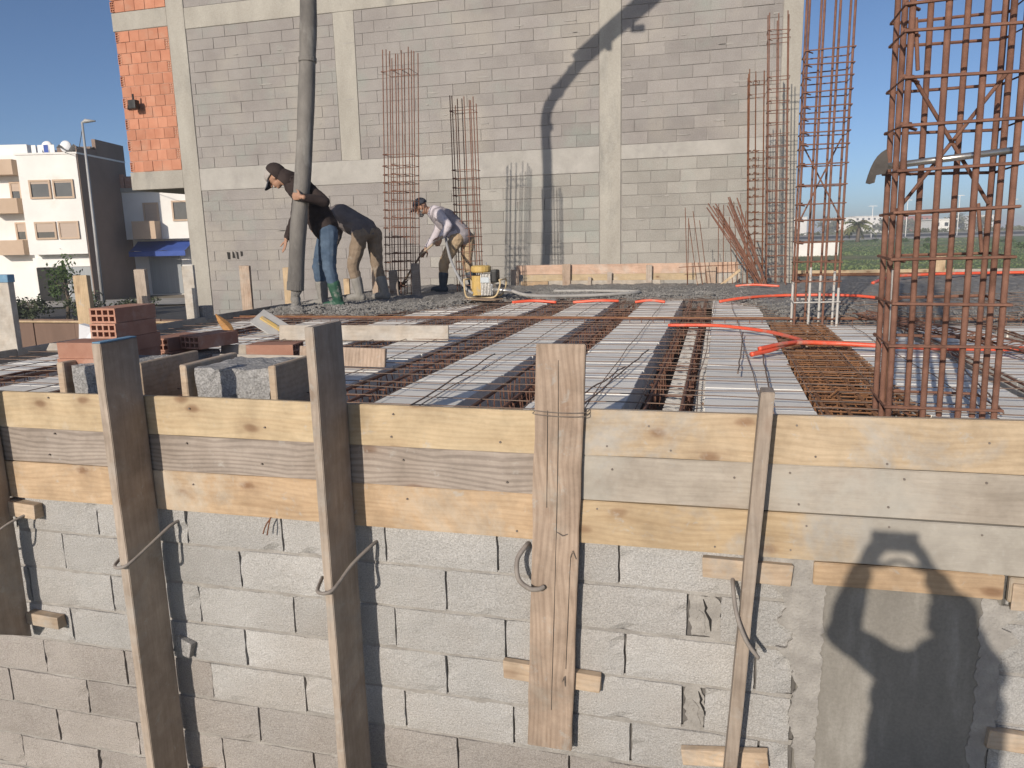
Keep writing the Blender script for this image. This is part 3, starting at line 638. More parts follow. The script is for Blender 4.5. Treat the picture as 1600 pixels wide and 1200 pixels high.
# ------------------------------------------------------------------ ribbed slab deck
YB = 12.55                 # back edge
sd = thing('slab_deck', (0, 3, -0.27), 'unpoured ribbed floor deck of pale filler blocks between dark rebar troughs', 'floor deck')
bm = bmesh.new(); box(bm, (-5.38, 2.882, -0.31), (7.0, 14.6, -0.27))
part('form_panel', bm, m_ply, sd)
strips = [(-5.12,-4.65),(-4.27,-3.80),(-3.42,-2.95),(-2.57,-2.10),(-1.72,-1.26),(-0.90,-0.43),(-0.05,0.45),(0.93,1.43),(1.60,2.10),(2.27,2.77),(2.94,3.44)]
fcache = {}
def filler(xa, xb, ya, yb):
    wd = round(xb-xa, 3); ln = round(yb-ya, 3); key = (wd, ln)
    if key not in fcache:
        fcache[key] = mesh_of(bbox((-wd/2, -ln/2+.0005, -0.21), (wd/2, ln/2-.0005, 0), 0.0025, 1, 0.0006), m_filler, 'filler_block')
    inst('filler_block', fcache[key], sd, Matrix.Translation(((xa+xb)/2+U(-.006,.006), (ya+yb)/2, -0.055+U(-.0015,.0015))) @ Matrix.Rotation(U(-.008,.008), 4, 'Z'))
for xa, xb in strips:
    y = 2.90
    while y < (10.2 if xa < 0.6 else 7.12):
        if xa/y > 0.43: y += 0.25; continue
        if (xa < -2.0 and y < 3.85 and xa > -3.6): y += 0.25; continue
        filler(xa, xb, y, y+0.247); y += 0.25
# rebar in the ribs
ribs = [(-4.65,-4.27),(-3.80,-3.42),(-2.95,-2.57),(-2.10,-1.72),(-1.26,-0.90),(-0.43,-0.05),(0.45,0.93),(1.43,1.60),(2.10,2.27),(2.77,2.94)]
riblab = ['far left rib cage of rusty bars in a dark trough beyond the brick stack','rusty rib cage in the trough behind the two concrete stubs','rusty rib cage in the trough behind the loose planks','rusty rib cage with paired top bars right of the tall grey upright','rusty rib cage passing behind the wide flat board','cement splashed rib cage right of the wide flat board','broad dense rust brown rib cage below the red conduit loop','thin rusty rib bars right of the big rebar column foot','thin rusty rib bars beyond the big rebar column','thin rusty rib bars at the right frame edge']
for i, (xa, xb) in enumerate(ribs):
    wide = i == 6; thin = i > 6
    y0, y1 = (2.95, 10.0) if i < 6 else (2.95, 7.3)
    if xa > 1: y0 = xa/0.40
    t = thing('rib_cage', ((xa+xb)/2, y0, -0.2), riblab[i], 'rebar cage', 'rib cages lying in the deck troughs')
    mt = m_rustor if wide else m_rust
    wd = xb-xa
    tx = [0.30, 0.72] if not wide else [0.10, 0.28, 0.5, 0.7, 0.88]
    for q in tx:
        x = xa+wd*q
        bar('top_bar', (x+U(-.01,.01), y0, -0.045), (x+U(-.02,.02), y1, -0.045), 0.009 if not thin else .007, mt, t)
    for q in ([0.2, 0.5, 0.8] if not thin else [.5]):
        x = xa+wd*q
        bar('bottom_bar', (x, y0, -0.235), (x+U(-.02,.02), y1, -0.235), 0.008, mt, t)
    bm = bmesh.new(); y = y0+0.03; st = 0.085 if not wide else 0.08
    while y < y1 and not thin:
        a = xa+wd*(tx[0]-.04); b = xa+wd*(tx[-1]+.04); jx = U(-.015,.015); jy = U(-.035,.035)
        tube(bm, [(a+jx, y, -.05), (a+U(-.02,.02), y+jy, -.25)], 0.0038, 4)
        tube(bm, [(b+jx, y+U(-.02,.02), -.05), (b+U(-.02,.02), y+jy, -.25)], 0.0038, 4)
        tube(bm, [(a+wd*.3+U(-.02,.02), y+.02, -.09), (a+wd*.3+jx*2, y+jy*1.5, -.25)], 0.0035, 4)
        if random.random() < 0.15 or wide: tube(bm, [(a-.02, y, -.047), (b+.03, y+jy*.6, -.05)], 0.004, 4)
        if wide:
            for _ in range(3):
                c = Vector((U(a, b), y+U(-.1,.1), U(-.2,-.05)))
                tube(bm, [c, c+Vector((U(-.12,.12), U(-.12,.12), U(-.05,.06)))], 0.004, 4)
        y += st*U(0.8, 1.25)
    if len(bm.verts): part('stirrups', bm, [mt] , t, kind='stuff')
    else: bm.free()
    if i == 5:
        bm = bmesh.new(); y = 3.0
        while y < 7.3:   # twisted cement covered ties
            for q in (0.55, 0.95):
                x = xa+wd*q
                tube(bm, curve([(x-.05, y, -.22), (x+.02, y+.03, -.14), (x+.05, y-.01, -.08), (x-.02, y+.05, -.07)], 3), 0.007, 5)
            y += 0.06
        part('splashed_ties', bm, m_cemrust, t, kind='stuff')
# transverse chain of bars
cb = thing('cross_rib_bars', (-1, 7.4, -0.03), 'line of long rusty bars laid across the ribs in mid deck', 'rebar')
for k, (y, z) in enumerate(((7.32,-0.02),(7.40,-0.015),(7.50,-0.03))):
    bar('bar', (-5.2, y+U(-.03,.03), z), (2.6, y+U(-.05,.05), z), 0.0075, m_rustor if k % 2 else m_rust, cb)
bm = bmesh.new()
for k in range(70):
    x = -5.1+k*0.11
    tube(bm, [(x, 7.28, -.02), (x+U(-.02,.02), 7.3, -.2)], 0.0035, 4)
part('stirrups', bm, m_rust, cb, kind='stuff')
# welded wire mesh
wm = thing('wire_mesh', (-1, 3, -0.03), 'thin welded wire mesh spread over the pale deck blocks', 'wire mesh')
def wavy(nm, a, b, amp, r, mat, parent, n=14):
    a = Vector(a); b = Vector(b); pts = []
    s = U(0, 50)
    for i in range(n+1):
        p = a.lerp(b, i/n); p.z += amp*noise.noise(Vector((i*0.6+s, 3.3, 0))); q = amp*1.2*noise.noise(Vector((i*0.5, s, 0)))
        if abs(b.x-a.x) > abs(b.y-a.y): p.y += q
        else: p.x += q
        pts.append(p)
    bm = bmesh.new(); tube(bm, pts, r, 5); return part(nm, bm, mat, parent, smooth=True)
y = 2.98
while y < 10.3:
    xl = max(-5.3, -1.2*y-0.3); xr = min(3.4, 0.42*y+0.35)
    if y > 7.6: xr = min(xr, 0.9)
    wavy('wire', (xl, y+U(-.02,.02), -0.028), (xr, y+U(-.03,.03), -0.028), 0.018, 0.0029, m_wire, wm); y += 0.20
    if y < 7 and random.random() < .08: wavy('wire', (max(xl, -2.6), y-U(.04,.12), -0.022), (min(xr, U(-.2,1.6)), y-U(.04,.12), -0.022), 0.018, 0.0034, m_wire, wm)
x = -5.2
while x < 3.2:
    y0 = max(2.95, x/0.40, -x/1.25)
    if y0 < 7: wavy('wire', (x+U(-.03,.03), y0, -0.033), (x+U(-.05,.05), 10.0 if x < 0.5 else 7.4, -0.033), 0.02, 0.0029, m_wire, wm)
    x += 0.27 if x < 0.4 else 0.34
for x, ya, yb in ((-1.42,3.1,5.0),(-0.62,3.3,5.3),(-0.72,3.2,4.6),(0.25,3.4,5.2),(0.12,4.4,6.3),(1.2,3.6,5.4)):
    wavy('wire', (x, ya, -0.02), (x+U(-.1,.25), yb, -0.02), 0.012, 0.0045, m_wire, wm)

# ------------------------------------------------------------------ fresh concrete
edge = [(-5.5,8.0),(-4.94,7.70),(-3.79,7.62),(-3.35,8.25),(-2.9,9.3),(-2.29,10.0),(-1.6,9.7),(-0.95,9.75),(-0.17,9.95),(0.40,8.9),(0.62,7.55),(1.2,7.6),(1.49,7.35),(2.39,7.15),(4.0,7.0),(8,6.9)]
def eY(x):
    for (a, b), (c, d) in zip(edge, edge[1:]):
        if a <= x <= c: return b+(d-b)*(x-a)/(c-a)
    return edge[0][1] if x < edge[0][0] else edge[-1][1]
bm = bmesh.new(); nx_, ny_ = 250, 160
X0, X1, Y0, Y1 = -5.36, 6.9, 6.7, 14.55
g = []
for j in range(ny_+1):
    row = []
    y = Y0+(Y1-Y0)*(j/ny_)**1.25
    for i in range(nx_+1):
        x = X0+(X1-X0)*i/nx_
        e = eY(x)+0.28*noise.noise(Vector((x*1.6, y*0.7, 2)))+0.12*noise.noise(Vector((x*5, y*5, 7)))
        t = min(max((y-e)/0.45, -0.4), 1)
        lump = 0.030*noise.noise(Vector((x*3, y*3, 0)))+0.022*noise.noise(Vector((x*9, y*9, 4)))+0.026*noise.noise(Vector((x*21, y*21, 9)))
        wz = -0.01+lump
        if x < -3.4: wz += 0.045*math.exp(-((x+4.5)**2+(y-8.0)**2)/0.8)+0.01*noise.noise(Vector((x*30,y*30,3)))
        z = -0.16+(wz+0.16)*max(t, 0)**0.6 if t > 0 else -0.16
        row.append(bm.verts.new((x, y, z)))
    g.append(row)
for j in range(ny_):
    for i in range(nx_):
        q = (g[j][i], g[j][i+1], g[j+1][i+1], g[j+1][i])
        if max(v.co.z for v in q) <= -0.159: continue
        if q[0].co.x < 1.3 and q[0].co.y > YB: continue
        bm.faces.new(q)
bmesh.ops.delete(bm, geom=[v for v in bm.verts if not v.link_faces], context='VERTS')
part('fresh_concrete', bm, m_wet, smooth=True, kind='stuff', label='lumpy wet grey concrete freshly poured over the far deck', cat='concrete')
# coarse aggregate lumps on the wet surface
bm = bmesh.new()
for k in range(9000):
    x = -5.2+8.5*random.random()**1.3; y = eY(x)+abs(random.gauss(0, .75))-.05
    if x > .9 and random.random() < .5: continue
    if y > YB-.1 or y < 7.3: continue
    r_ = U(.006, .019); z = -.002+.03*noise.noise(Vector((x*3, y*3, 0)))+.02*noise.noise(Vector((x*9, y*9, 4)))+(.045*math.exp(-((x+4.5)**2+(y-8.0)**2)/0.8) if x < -3.4 else 0)
    if y < eY(x)+.25: z -= .04*(1-max(0,(y-eY(x)))/.25)
    c = Vector((x, y, z)); vv = [bm.verts.new(c+Vector(d)*r_*U(.7,1.2)) for d in ((1,0,0),(-.3,.9,0),(-.6,-.8,.1),(0,.1,.9),(.1,-.1,-.6))]
    for f in ((0,1,3),(1,2,3),(2,0,3),(1,0,4),(2,1,4),(0,2,4)): bm.faces.new([vv[i] for i in f])
part('aggregate', bm, m_wet, kind='stuff', label='coarse aggregate lumps scattered on the wet concrete surface', cat='aggregate')
# bars still showing through the concrete on the right
rb = thing('half_buried_mesh', (2, 8, 0.0), 'dark mesh wires half sunk in wet concrete on the right', 'wire mesh')
for k in range(13):
    y = 7.4+k*0.23; wavy('wire', (1.0+U(-.2,.2), y, -0.005), (0.42*y+.2, y+U(-.1,.1), 0.0), 0.03, 0.004, m_wire, rb, 18)
for k in range(6):
    x = 1.3+k*.42; wavy('wire', (x, 7.2, .0), (x-U(.0,.5), 10.0, .0), 0.03, 0.004, m_wire, rb, 18)
wl = thing('rusty_lattice', (1.6, 5, 0.0), 'long rusty lattice girder lying askew behind the big rebar column', 'rebar')
for dx, dz in ((0, 0), (0.06, 0.05), (-0.05, 0.03)): bar('bar', (1.22+dx, 7.3, 0.01+dz), (1.93+dx, 4.7, 0.01+dz), 0.007, m_rust, wl)
bm = bmesh.new()
for k in range(26):
    t = k/26; p = Vector((1.22, 7.3, .01)).lerp(Vector((1.93, 4.7, .01)), t); q = Vector((1.22, 7.3, .01)).lerp(Vector((1.93, 4.7, .01)), t+.02)
    tube(bm, [p, q+Vector((.06,0,.05)), q+Vector((-.05,0,.03)), p], 0.004, 4)
part('lacing', bm, m_rust, wl, kind='stuff')

# ------------------------------------------------------------------ slab edge boards, back and right
bf = thing('back_formwork', (-1.5, YB, -0.1), 'low plank formwork along the far slab edge before the block building', 'formwork')
w_pink = WOOD('pinkish_plank', (0.60,0.42,0.31), (0.48,0.32,0.235), 'X', 0.2, ((0.52,0.45,0.38), 1.5, 0.5, 0.7), 0.15)
plank('plank', -3.32, 0.30, YB, YB+0.03, 0.165, 0.325, w_pink, bf)
plank('plank', -3.20, -0.35, YB-0.002, YB+0.029, 0.055, 0.163, w_new, bf)
plank('plank', -2.75, -0.9, YB-0.045, YB-0.004, -0.12, 0.06, w_scrap, bf)
plank('plank', -0.34, 0.34, YB-0.001, YB+0.028, -0.1, 0.163, w_scrap, bf)
plank('plank', -3.25, -2.77, YB-0.004, YB+0.026, -0.12, 0.053, w_new2, bf)
for x, z, wd in ((-3.33,0.26,.14), (-2.44,0.335,.13), (-1.72,0.20,.07), (-1.08,0.30,.09), (-0.12,0.28,.16), (-2.05,.12,.05)):
    part('stake', bbox((x-wd/2, YB-0.085, -0.2), (x+wd/2, YB-0.048, z), 0.004, 1, 0.006), w_board if wd > .1 else w_post, bf)
part('prop', bbox((-.02,-.02,0), (.02,.02,.42), 0.003, mw=Matrix.Translation((0.0,YB-.35,-.05)) @ Matrix.Rotation(R(50),4,'Y')), w_postnew, bf)
rf = thing('far_edge_board', (3, 14.62, -0.1), 'long pale yellow edge board at the far right slab edge before the grass', 'formwork')
plank('plank', 1.3, 3.9, 14.6, 14.63, -0.2, 0.085, w_new, rf); plank('plank', 3.905, 8.0, 14.602, 14.63, -0.2, 0.075, w_pale, rf)
part('stake', bbox((3.55, 14.55, -0.2), (3.75, 14.59, 0.30), 0.004), w_postnew, rf)
bar('edge_bar', (1.3, 14.4, 0.03), (7.0, 14.3, 0.03), 0.012, m_rustdark, rf); bar('edge_bar', (1.2, 14.1, 0.02), (7.0, 13.9, 0.02), 0.012, m_rustdark, rf)
lf = thing('left_formwork', (-5.4, 6, -0.2), 'dark edge boards along the left side of the deck', 'formwork')
for k, (a, b, zz) in enumerate(((3.3,5.9,0.0),(5.905,8.6,0.015),(8.605,12.5,0.01))):
    part('plank', bbox((-5.41, a, -0.27), (-5.382, b, zz), 0.003), [w_scrap, w_pale, w_scrap][k], lf)
wposts = [(-5.47,4.75,.19,.575,w_scrap,'tall cement stained post with blue top at the left frame edge',-.2),(-5.58,5.65,.16,.535,w_postnew,'yellow pine post just behind the red brick stack',-.25),(-5.52,6.33,.13,.565,w_post,'pale grey post left of the blue awning',-.3),(-5.47,6.98,.135,.57,w_scrap,'grey post right of the blue awning beside the building corner',-.25),(-5.47,7.98,.13,.53,w_board,'pinkish post standing alone against the block building',-.25),(-5.48,8.95,.14,.47,w_postnew,'yellow post behind the lower end of the pump hose',-.25),(-5.45,10.5,.10,.24,w_postnew,'short yellow post behind the bent workers',-.25)]
for x, y, wd, zt, mt, lab, zb in wposts:
    o = part('edge_post', bbox((x-wd/2, y-.022, zb-.6), (x+wd/2, y+.022, zt), 0.005, 2, 0.008), mt, label=lab, cat='post', group='posts along the left deck edge')
    if 'blue top' in lab: part('painted_end', bbox((x-wd/2-.012, y-.034, zt-.05), (x+wd/2+.012, y+.034, zt+.012), 0.004), m_blue, o)

# ------------------------------------------------------------------ standing rebar columns
def ring(bm, x0, x1, y0, y1, z, r, tz=0.0, hook=0.06):
    j = lambda: U(-.008, .008)
    pts = [(x0+j(), y0, z+j()*tz), (x1, y0+j(), z+j()*tz), (x1+j(), y1, z+j()*tz), (x0, y1+j(), z+j()*tz)]
    tube(bm, pts, r, 5, closed=True)
    tube(bm, [Vector(pts[0]), Vector(pts[0])+Vector((hook, hook, -.01))], r, 5)
    tube(bm, [Vector(pts[0])+Vector((0,.02,.01)), Vector(pts[0])+Vector((hook*.7, hook*1.2, .015))], r, 5)
def cage(label, x0, x1, y0, y1, h, nxb, nyb, rb_, ties, rt, mat, lean=(0,0), hjit=0.12, zb=-0.25, cem=0.0, braces=(), mid=False):
    t = thing('rebar_column', ((x0+x1)/2, (y0+y1)/2, zb), label, 'rebar column', 'standing rebar column cages')
    pos = []
    for i in range(nxb):
        x = x0+(x1-x0)*i/(nxb-1)
        pos += [(x, y0), (x, y1)]
    for j in range(1, nyb-1):
        y = y0+(y1-y0)*j/(nyb-1); pos += [(x0, y), (x1, y)]
    for x, y in pos:
        hh = h-U(0, hjit); jx, jy = U(-.012,.012), U(-.012,.012)
        a = Vector((x, y, zb)); b = Vector((x+lean[0]*hh+jx, y+lean[1]*hh+jy, hh))
        if cem and random.random() < 0.6:
            k = (cem*U(.6,1.1)-zb)/(hh-zb); mmid = a.lerp(b, k)
            bar('bar', a, mmid, rb_*1.08, m_cemrust, t); bar('bar', mmid, b, rb_, mat, t)
        else: bar('bar', a, b, rb_, mat, t)
    for z in ties:
        bm = bmesh.new(); e = rb_+rt
        ring(bm, x0-e+lean[0]*z, x1+e+lean[0]*z, y0-e+lean[1]*z, y1+e+lean[1]*z, z, rt, 1.0)
        if mid and random.random() < .8:
            ring(bm, x0+(x1-x0)*.3+lean[0]*z, x0+(x1-x0)*.68+lean[0]*z, y0-e+lean[1]*z, y1+e+lean[1]*z, z+.012, rt, 1.0)
        part('tie', bm, m_cemrust if (cem and z < cem*.7) else mat, t)
    for (xa, ya, za, xb_, yb_, zb_) in braces: bar('brace', (xa, ya, za), (xb_, yb_, zb_), rt*1.15, mat, t)
    return t
def rng(a, b, s):
    out = []
    while a < b: out.append(a+U(-.012,.012)); a += s*U(.93, 1.07)
    return out
cage('tall rusty rebar column behind the bent workers left of the block wall centre', -4.77, -4.37, 10.40, 10.72, 3.45, 5, 3, 0.0075, rng(.1, 2.05, .125)+[3.12], 0.0045, m_rust, (0.045, 0), mid=True)
cage('shorter rusty rebar column behind the man with the shovel', -3.83, -3.50, 10.95, 11.2, 2.86, 4, 3, 0.0075, rng(.1, 1.82, .12)+[2.62], 0.0045, m_rust, (-0.005, 0))
cage('dark rusty rebar column standing by the pale corner of the block wall', 0.44, 0.66, 12.15, 12.4, 3.12, 3, 3, 0.007, rng(.1, 2.0, .11)+[2.75,2.93], 0.0045, m_rustdark, (-0.028, 0), mid=True)
cage('rusty rebar column overlapping the pale right corner of the block wall', 0.72, 1.0, 12.2, 12.45, 3.9, 3, 3, 0.0085, rng(.1, 3.0, .16)+[3.5,3.62], 0.0055, m_rust, (-0.03, 0))
cage('slim tall rebar column against the sky with cement coated feet', 0.66, 1.01, 7.1, 7.38, 4.2, 4, 2, 0.0105, [.16,.33,.50,.67,.86,1.0,1.16,1.33,1.48,1.59,1.69,1.79,1.91,2.02,2.12,2.24,3.1,3.6], 0.006, m_rust, (0.005, 0), cem=0.42,
     braces=((.67,7.11,.86,1.0,7.36,1.55),(1.0,7.11,.86,.67,7.36,1.55)))
cage('big rust red rebar column at the right holding a shovel', 0.70, 1.09, 3.36, 3.63, 3.3, 4, 3, 0.0125, [.045,.30,.47,.65,.83,.99,1.16,1.33,1.50,1.60,1.78,2.0,2.3,2.6], 0.0068, m_rust, (-0.012, 0),
     braces=((.71,3.38,1.33,1.07,3.61,.86),(1.03,3.40,1.33,.72,3.60,.83),(.72,3.38,1.36,.70,3.38,1.55),(1.03,3.6,.86,1.06,3.6,.66)))
t = thing('cement_coated_starter', (0.72, 3.5, 0.3), 'cement whitened starter bar inside the big rebar column', 'rebar')
bar('bar', (0.712, 3.46, 0.29), (0.705, 3.46, 0.60), 0.0125, m_cemrust, t); bar('bar', (0.716, 3.46, -0.25), (0.712, 3.46, 0.29), 0.012, m_rustor, t)
# leaning bundles
for lab, a, b, n in (('leaning bundle of rusty bars tipped left before the block wall', (0.62,12.1,0.0), (-0.17,12.3,1.16), 10), ('steeper leaning bundle of rusty bars beside the dark rebar column', (0.66,12.05,0.0), (0.13,12.25,1.26), 9)):
    t = thing('bar_bundle', a, lab, 'rebar', 'leaning rebar bundles')
    for k in range(n):
        o = Vector((U(-.05,.05), U(-.05,.05), 0)); o2 = Vector((U(-.03,.14), U(-.08,.08), U(-.12,.08)))
        bar('bar', Vector(a)+o, Vector(b)+o2, 0.009, m_rust, t)
t = thing('starter_bars', (-0.2, 12.1, 0), 'loose group of thin upright starter bars before the back planks', 'rebar')
for xa, xb, zt in ((-.46,-.52,1.18),(-.30,-.47,1.0),(-.22,-.40,1.12),(-.15,-.3,.98),(.0,-.02,1.22),(.08,.05,1.2),(.22,.14,1.02),(.30,.20,1.25),(.36,.38,1.1),(-.46,-.46,1.02),(.45,.30,1.2)):
    bar('bar', (xa, 12.15+U(-.1,.1), -.05), (xb, 12.25+U(-.1,.1), zt), 0.0055, m_rustdark, t)
bar('bar', (-.6,12.2,.27), (.7,12.2,.31), 0.0055, m_rustdark, t)
# scrap stakes at the foot of the first column
for i, (x, y, wd, z, lab) in enumerate(((-4.86,10.25,.09,.72,'tall narrow brown board at the foot of the tall rebar column'),(-4.55,10.2,.14,.36,'low dark board before the tall rebar column'),(-4.22,10.25,.13,.45,'square ended dark board right of the tall rebar column'),(-4.70,10.18,.10,.22,'short dark offcut before the tall rebar column'))):
    part('scrap_board', bbox((x-wd/2, y, -.05), (x+wd/2, y+.03, z), 0.004, 1, 0.01), w_board if i == 0 else w_grey, label=lab, cat='board', group='scrap boards at the column foot')

# ------------------------------------------------------------------ conduits
def conduit(pts, label, r=0.0125):
    bm = bmesh.new(); tube(bm, curve(pts, 8), r, 8)
    return part('conduit', bm, m_red, smooth=True, label=label, cat='conduit', group='red flexible conduits on the deck')
conduit([(2.6,5.46,.0),(1.54,5.47,-.01),(1.15,5.46,0),(.76,5.51,.01),(.51,5.43,.02),(.35,5.22,.0),(.22,5.08,-.01)], 'straight red conduit running right through the big rebar column', .0165)
conduit([(.27,5.13,.02),(.42,5.30,.03),(.56,5.52,.02),(.54,5.78,.01),(.39,6.22,0),(.15,6.5,0),(-.05,6.63,0),(-.41,6.71,-.01)], 'looping red conduit bending back over the broad rib', .0145)
conduit([(-2.44,8.99,.0),(-2.2,9.1,.01),(-1.91,9.1,-.01)], 'leftmost short red conduit piece by the engine', .018)
conduit([(-1.70,9.1,-.01),(-1.4,9.1,.01),(-1.15,9.15,.0)], 'middle short red conduit piece in the wet concrete', .017)
conduit([(-.95,9.1,-.01),(-.78,9.12,.01),(-.6,9.13,-.01)], 'shortest red conduit piece near the deck centre', .017)
conduit([(.02,9.15,-.01),(.3,9.3,.02),(.8,9.6,.025),(1.5,9.45,.03),(1.9,9.1,.0)], 'red conduit partly sunk in concrete beside the slim rebar column', .017)
conduit([(.25,11.6,.01),(.5,11.55,.03),(.85,11.5,.01)], 'faint red conduit stub at the foot of the leaning bars', .018)
conduit([(2.2,12.2,.0),(2.6,12.9,.05),(3.2,13.3,.06),(3.7,13.5,.06),(4.7,13.8,.05),(6.2,13.9,.04)], 'far red conduit near the yellow edge board', .024)

# ------------------------------------------------------------------ clutter at the left of the deck
for (x0, x1, yb, zt, lab) in ((-3.44,-3.02,3.34,.135,'concrete stub between boards carrying red bricks'), (-2.63,-2.19,3.32,.14,'rough concrete stub between boards left of the tall grey upright')):
    t = thing('column_stub', ((x0+x1)/2, yb, -.27), lab, 'concrete stub', 'boarded concrete stubs')
    bm = bmesh.new(); box(bm, (x0, yb, -.27), (x1, yb+.40, zt))
    bmesh.ops.subdivide_edges(bm, edges=bm.edges[:], cuts=9, use_grid_fill=True)
    for v in bm.verts: v.co += Vector((noise.noise(v.co*19), noise.noise(v.co*19+Vector((5,0,0))), noise.noise(v.co*23)))*0.013
    part('concrete_core', bm, m_rough, t)
    part('side_board', bbox((x0-.075, yb-.03, -.27), (x0-.03, yb+.42, zt+.02), 0.006, 1, .004), w_cleat, t)
    part('side_board', bbox((x1+.015, yb-.03, -.27), (x1+.058, yb+.45, zt+.025), 0.006, 1, .004), w_cleat, t)
me_hb = mesh_of(hollow(0.34, 0.185, 0.088, 4, 2, 0.011), m_claydust, 'hollow_brick')
hb = [((-3.545,3.88,.372),90,'topmost hollow red brick of the stack with its holes facing forward'),((-3.535,3.86,.282),90,'second hollow red brick down in the stack'),((-3.44,3.52,.205),3,'upper lengthwise red brick on the concrete stub'),((-3.50,3.50,.115+.045),3,'lower lengthwise red brick on the concrete stub')]
hb[3] = ((-3.43,3.50,.117),3,'lower lengthwise red brick on the concrete stub')
hb += [((-3.53,3.88,.192),90,'hollow red brick hidden low behind the blue topped board'),((-3.62,4.42,.12),84,'shaded hollow brick right of the blue topped board'),((-3.40,4.48,.13),78,'shaded tilted hollow brick nearest the loose planks'),((-3.60,4.42,.03),84,'shaded hollow brick at the bottom beside the planks'),((-2.98,4.62,.045),8,'red brick lying on the plank behind the tall grey upright')]
hb += [((-3.54,3.88,.102),90,'lowest hollow red brick at the back of the stack')]
for loc, a, lab in hb:
    inst('hollow_brick', me_hb, None, Matrix.Translation(loc) @ Matrix.Rotation(R(a), 4, 'Z'), label=lab, cat='brick', group='loose hollow red bricks')
part('support_block', bbox((-3.75,3.6,-.26), (-3.4,4.6,.055), 0.01, 1, .006), m_rough, label='rough grey block under the stacked red bricks', cat='concrete block')
def loose(x0, x1, y, z0, z1, mat, label, rz=0.0, tilt=0.0, th=0.03):
    mw = Matrix.Translation(((x0+x1)/2, y, (z0+z1)/2)) @ Matrix.Rotation(rz, 4, 'Z') @ Matrix.Rotation(tilt, 4, 'X')
    part('loose_plank', bbox((-(x1-x0)/2, -th/2, -(z1-z0)/2), ((x1-x0)/2, th/2, (z1-z0)/2), 0.004, 1, 0.005), mat, None, mw, label=label, cat='plank', group='loose planks on the deck')
loose(-3.62, -2.12, 5.75, -.045, .085, w_scrap, 'long pale loose plank lying behind the tall grey upright', R(4), R(-12))
loose(-3.34, -2.55, 4.42, -.03, .035, w_pale, 'pale loose plank in front of the red brick', R(1), R(-30))
loose(-2.72, -2.08, 4.5, -.04, .085, w_board, 'pinkish loose plank end right of the tall grey upright', R(-3), R(-8))
loose(-3.40, -3.20, 4.6, -.03, .075, w_scrap, 'short grey plank offcut behind the rough stub', R(5), R(-10))
loose(-5.2, -4.55, 4.9, -.04, .03, w_scrap, 'pale loose batten beside the white scrap at left', R(10), R(-40))
bm = bmesh.new()
tube(bm, [(-4.24,5.93,-.03),(-4.33,5.98,.02),(-4.43,6.03,.08),(-4.52,6.08,.14)], [.012,.05,.035,.006], 6)
part('splintered_offcut', bm, w_orange, label='splintered orange wood offcut lying on the left of the deck', cat='wood offcut')
t = thing('plastering_float', (-3.95, 6.1, 0), 'pale grey plastering float with a yellow edge strip', 'float')
mw = Matrix.Translation((-4.02,6.2,.03)) @ Matrix.Rotation(R(30),4,'Y') @ Matrix.Rotation(R(38),4,'X')
part('plate', bbox((-.17,-.10,-.008), (.17,.10,.008), 0.004, mw=mw), MAT('grey_plastic', (0.34,0.335,0.32), (0.42,0.41,0.39), 9, 0.6, 0.2, 40), t)
part('edge_strip', bbox((-.12,-.02,.010), (.16,.02,.028), 0.004, mw=mw), m_yellow, t)
bm = bmesh.new(); poly_ext(bm, [Vector(p) for p in ((-5.0,4.95,-.02),(-4.78,5.0,.0),(-4.93,5.05,.13),(-5.02,5.0,.17))], (.01,.05,.0)); part('paper_scrap', bm, m_paper, label='torn white scrap on the left of the deck', cat='scrap')
part('dark_offcut', bbox((-4.72,4.6,.02), (-4.45,4.72,.09), 0.004, 1, .006), w_grey, label='short dark plank offcut left of the brick stack', cat='wood offcut')
part('cube_spacer', bbox((-5.52,7.05,-.02), (-5.38,7.2,.13), 0.01, 2, .008), m_rough, label='small dark concrete spacer beside the pinkish post', cat='spacer')

# ------------------------------------------------------------------ concrete pump hose and boom
ph = thing('pump_hose', (-4.72, 7.86, 0.3), 'thick grey rubber concrete pump hose hanging from above', 'hose')
hp = curve([(-4.735,7.86,.27),(-4.67,7.90,.9),(-4.58,7.96,1.6),(-4.50,8.03,2.5),(-4.44,8.09,3.4),(-4.42,8.1,4.3),(-4.44,8.1,4.9),(-4.40,8.1,5.3),(-4.20,8.1,5.62)], 8)
bm = bmesh.new(); tube(bm, hp, [.092+.002*math.sin(i*.9)+.003*noise.noise(Vector((i*.4,0,0))) for i in range(len(hp))], 20); part('hose_body', bm, m_hose, ph, smooth=True)
def collar(c, d, r, h, nm='coupling', mat=None, par=None):
    bm = bmesh.new(); d = Vector(d).normalized(); c = Vector(c); tube(bm, [c-d*h/2, c-d*h*.42, c+d*h*.42, c+d*h/2], [r*.97, r, r, r*.97], 20); return part(nm, bm, mat or m_hose, par or ph, smooth=False)
collar((-4.478,8.05,2.78), (.04,.05,1), .100, .05); collar((-4.735,7.86,.29), (.08,.05,1), .098, .10)
collar((-4.42,8.1,5.0), (0,0,1), .115, .10, mat=m_steelpipe); collar((-4.22,8.1,5.6), (.6,0,.8), .125, .10, mat=m_steelpipe)
bp = [Vector((-4.20,8.1,5.62)), Vector((-3.81,8.1,6.04)), Vector((-3.3,8.1,6.42)), Vector((-2.53,8.1,6.97)), Vector((-.6,8.1,8.5)), Vector((3.0,8.1,11.5))]
bm = bmesh.new(); tube(bm, bp, .10, 16); part('delivery_pipe', bm, m_steelpipe, ph, smooth=True)
bo = thing('pump_boom', (-2, 8.1, 7.3), 'steel pump boom arm high above the deck', 'boom')
bm = bmesh.new(); tube(bm, [(-3.9,8.1,6.12),(-2.5,8.1,7.12),(3.0,8.1,11.7)], [.09,.13,.22], 4); part('arm', bm, m_steelpipe, bo)
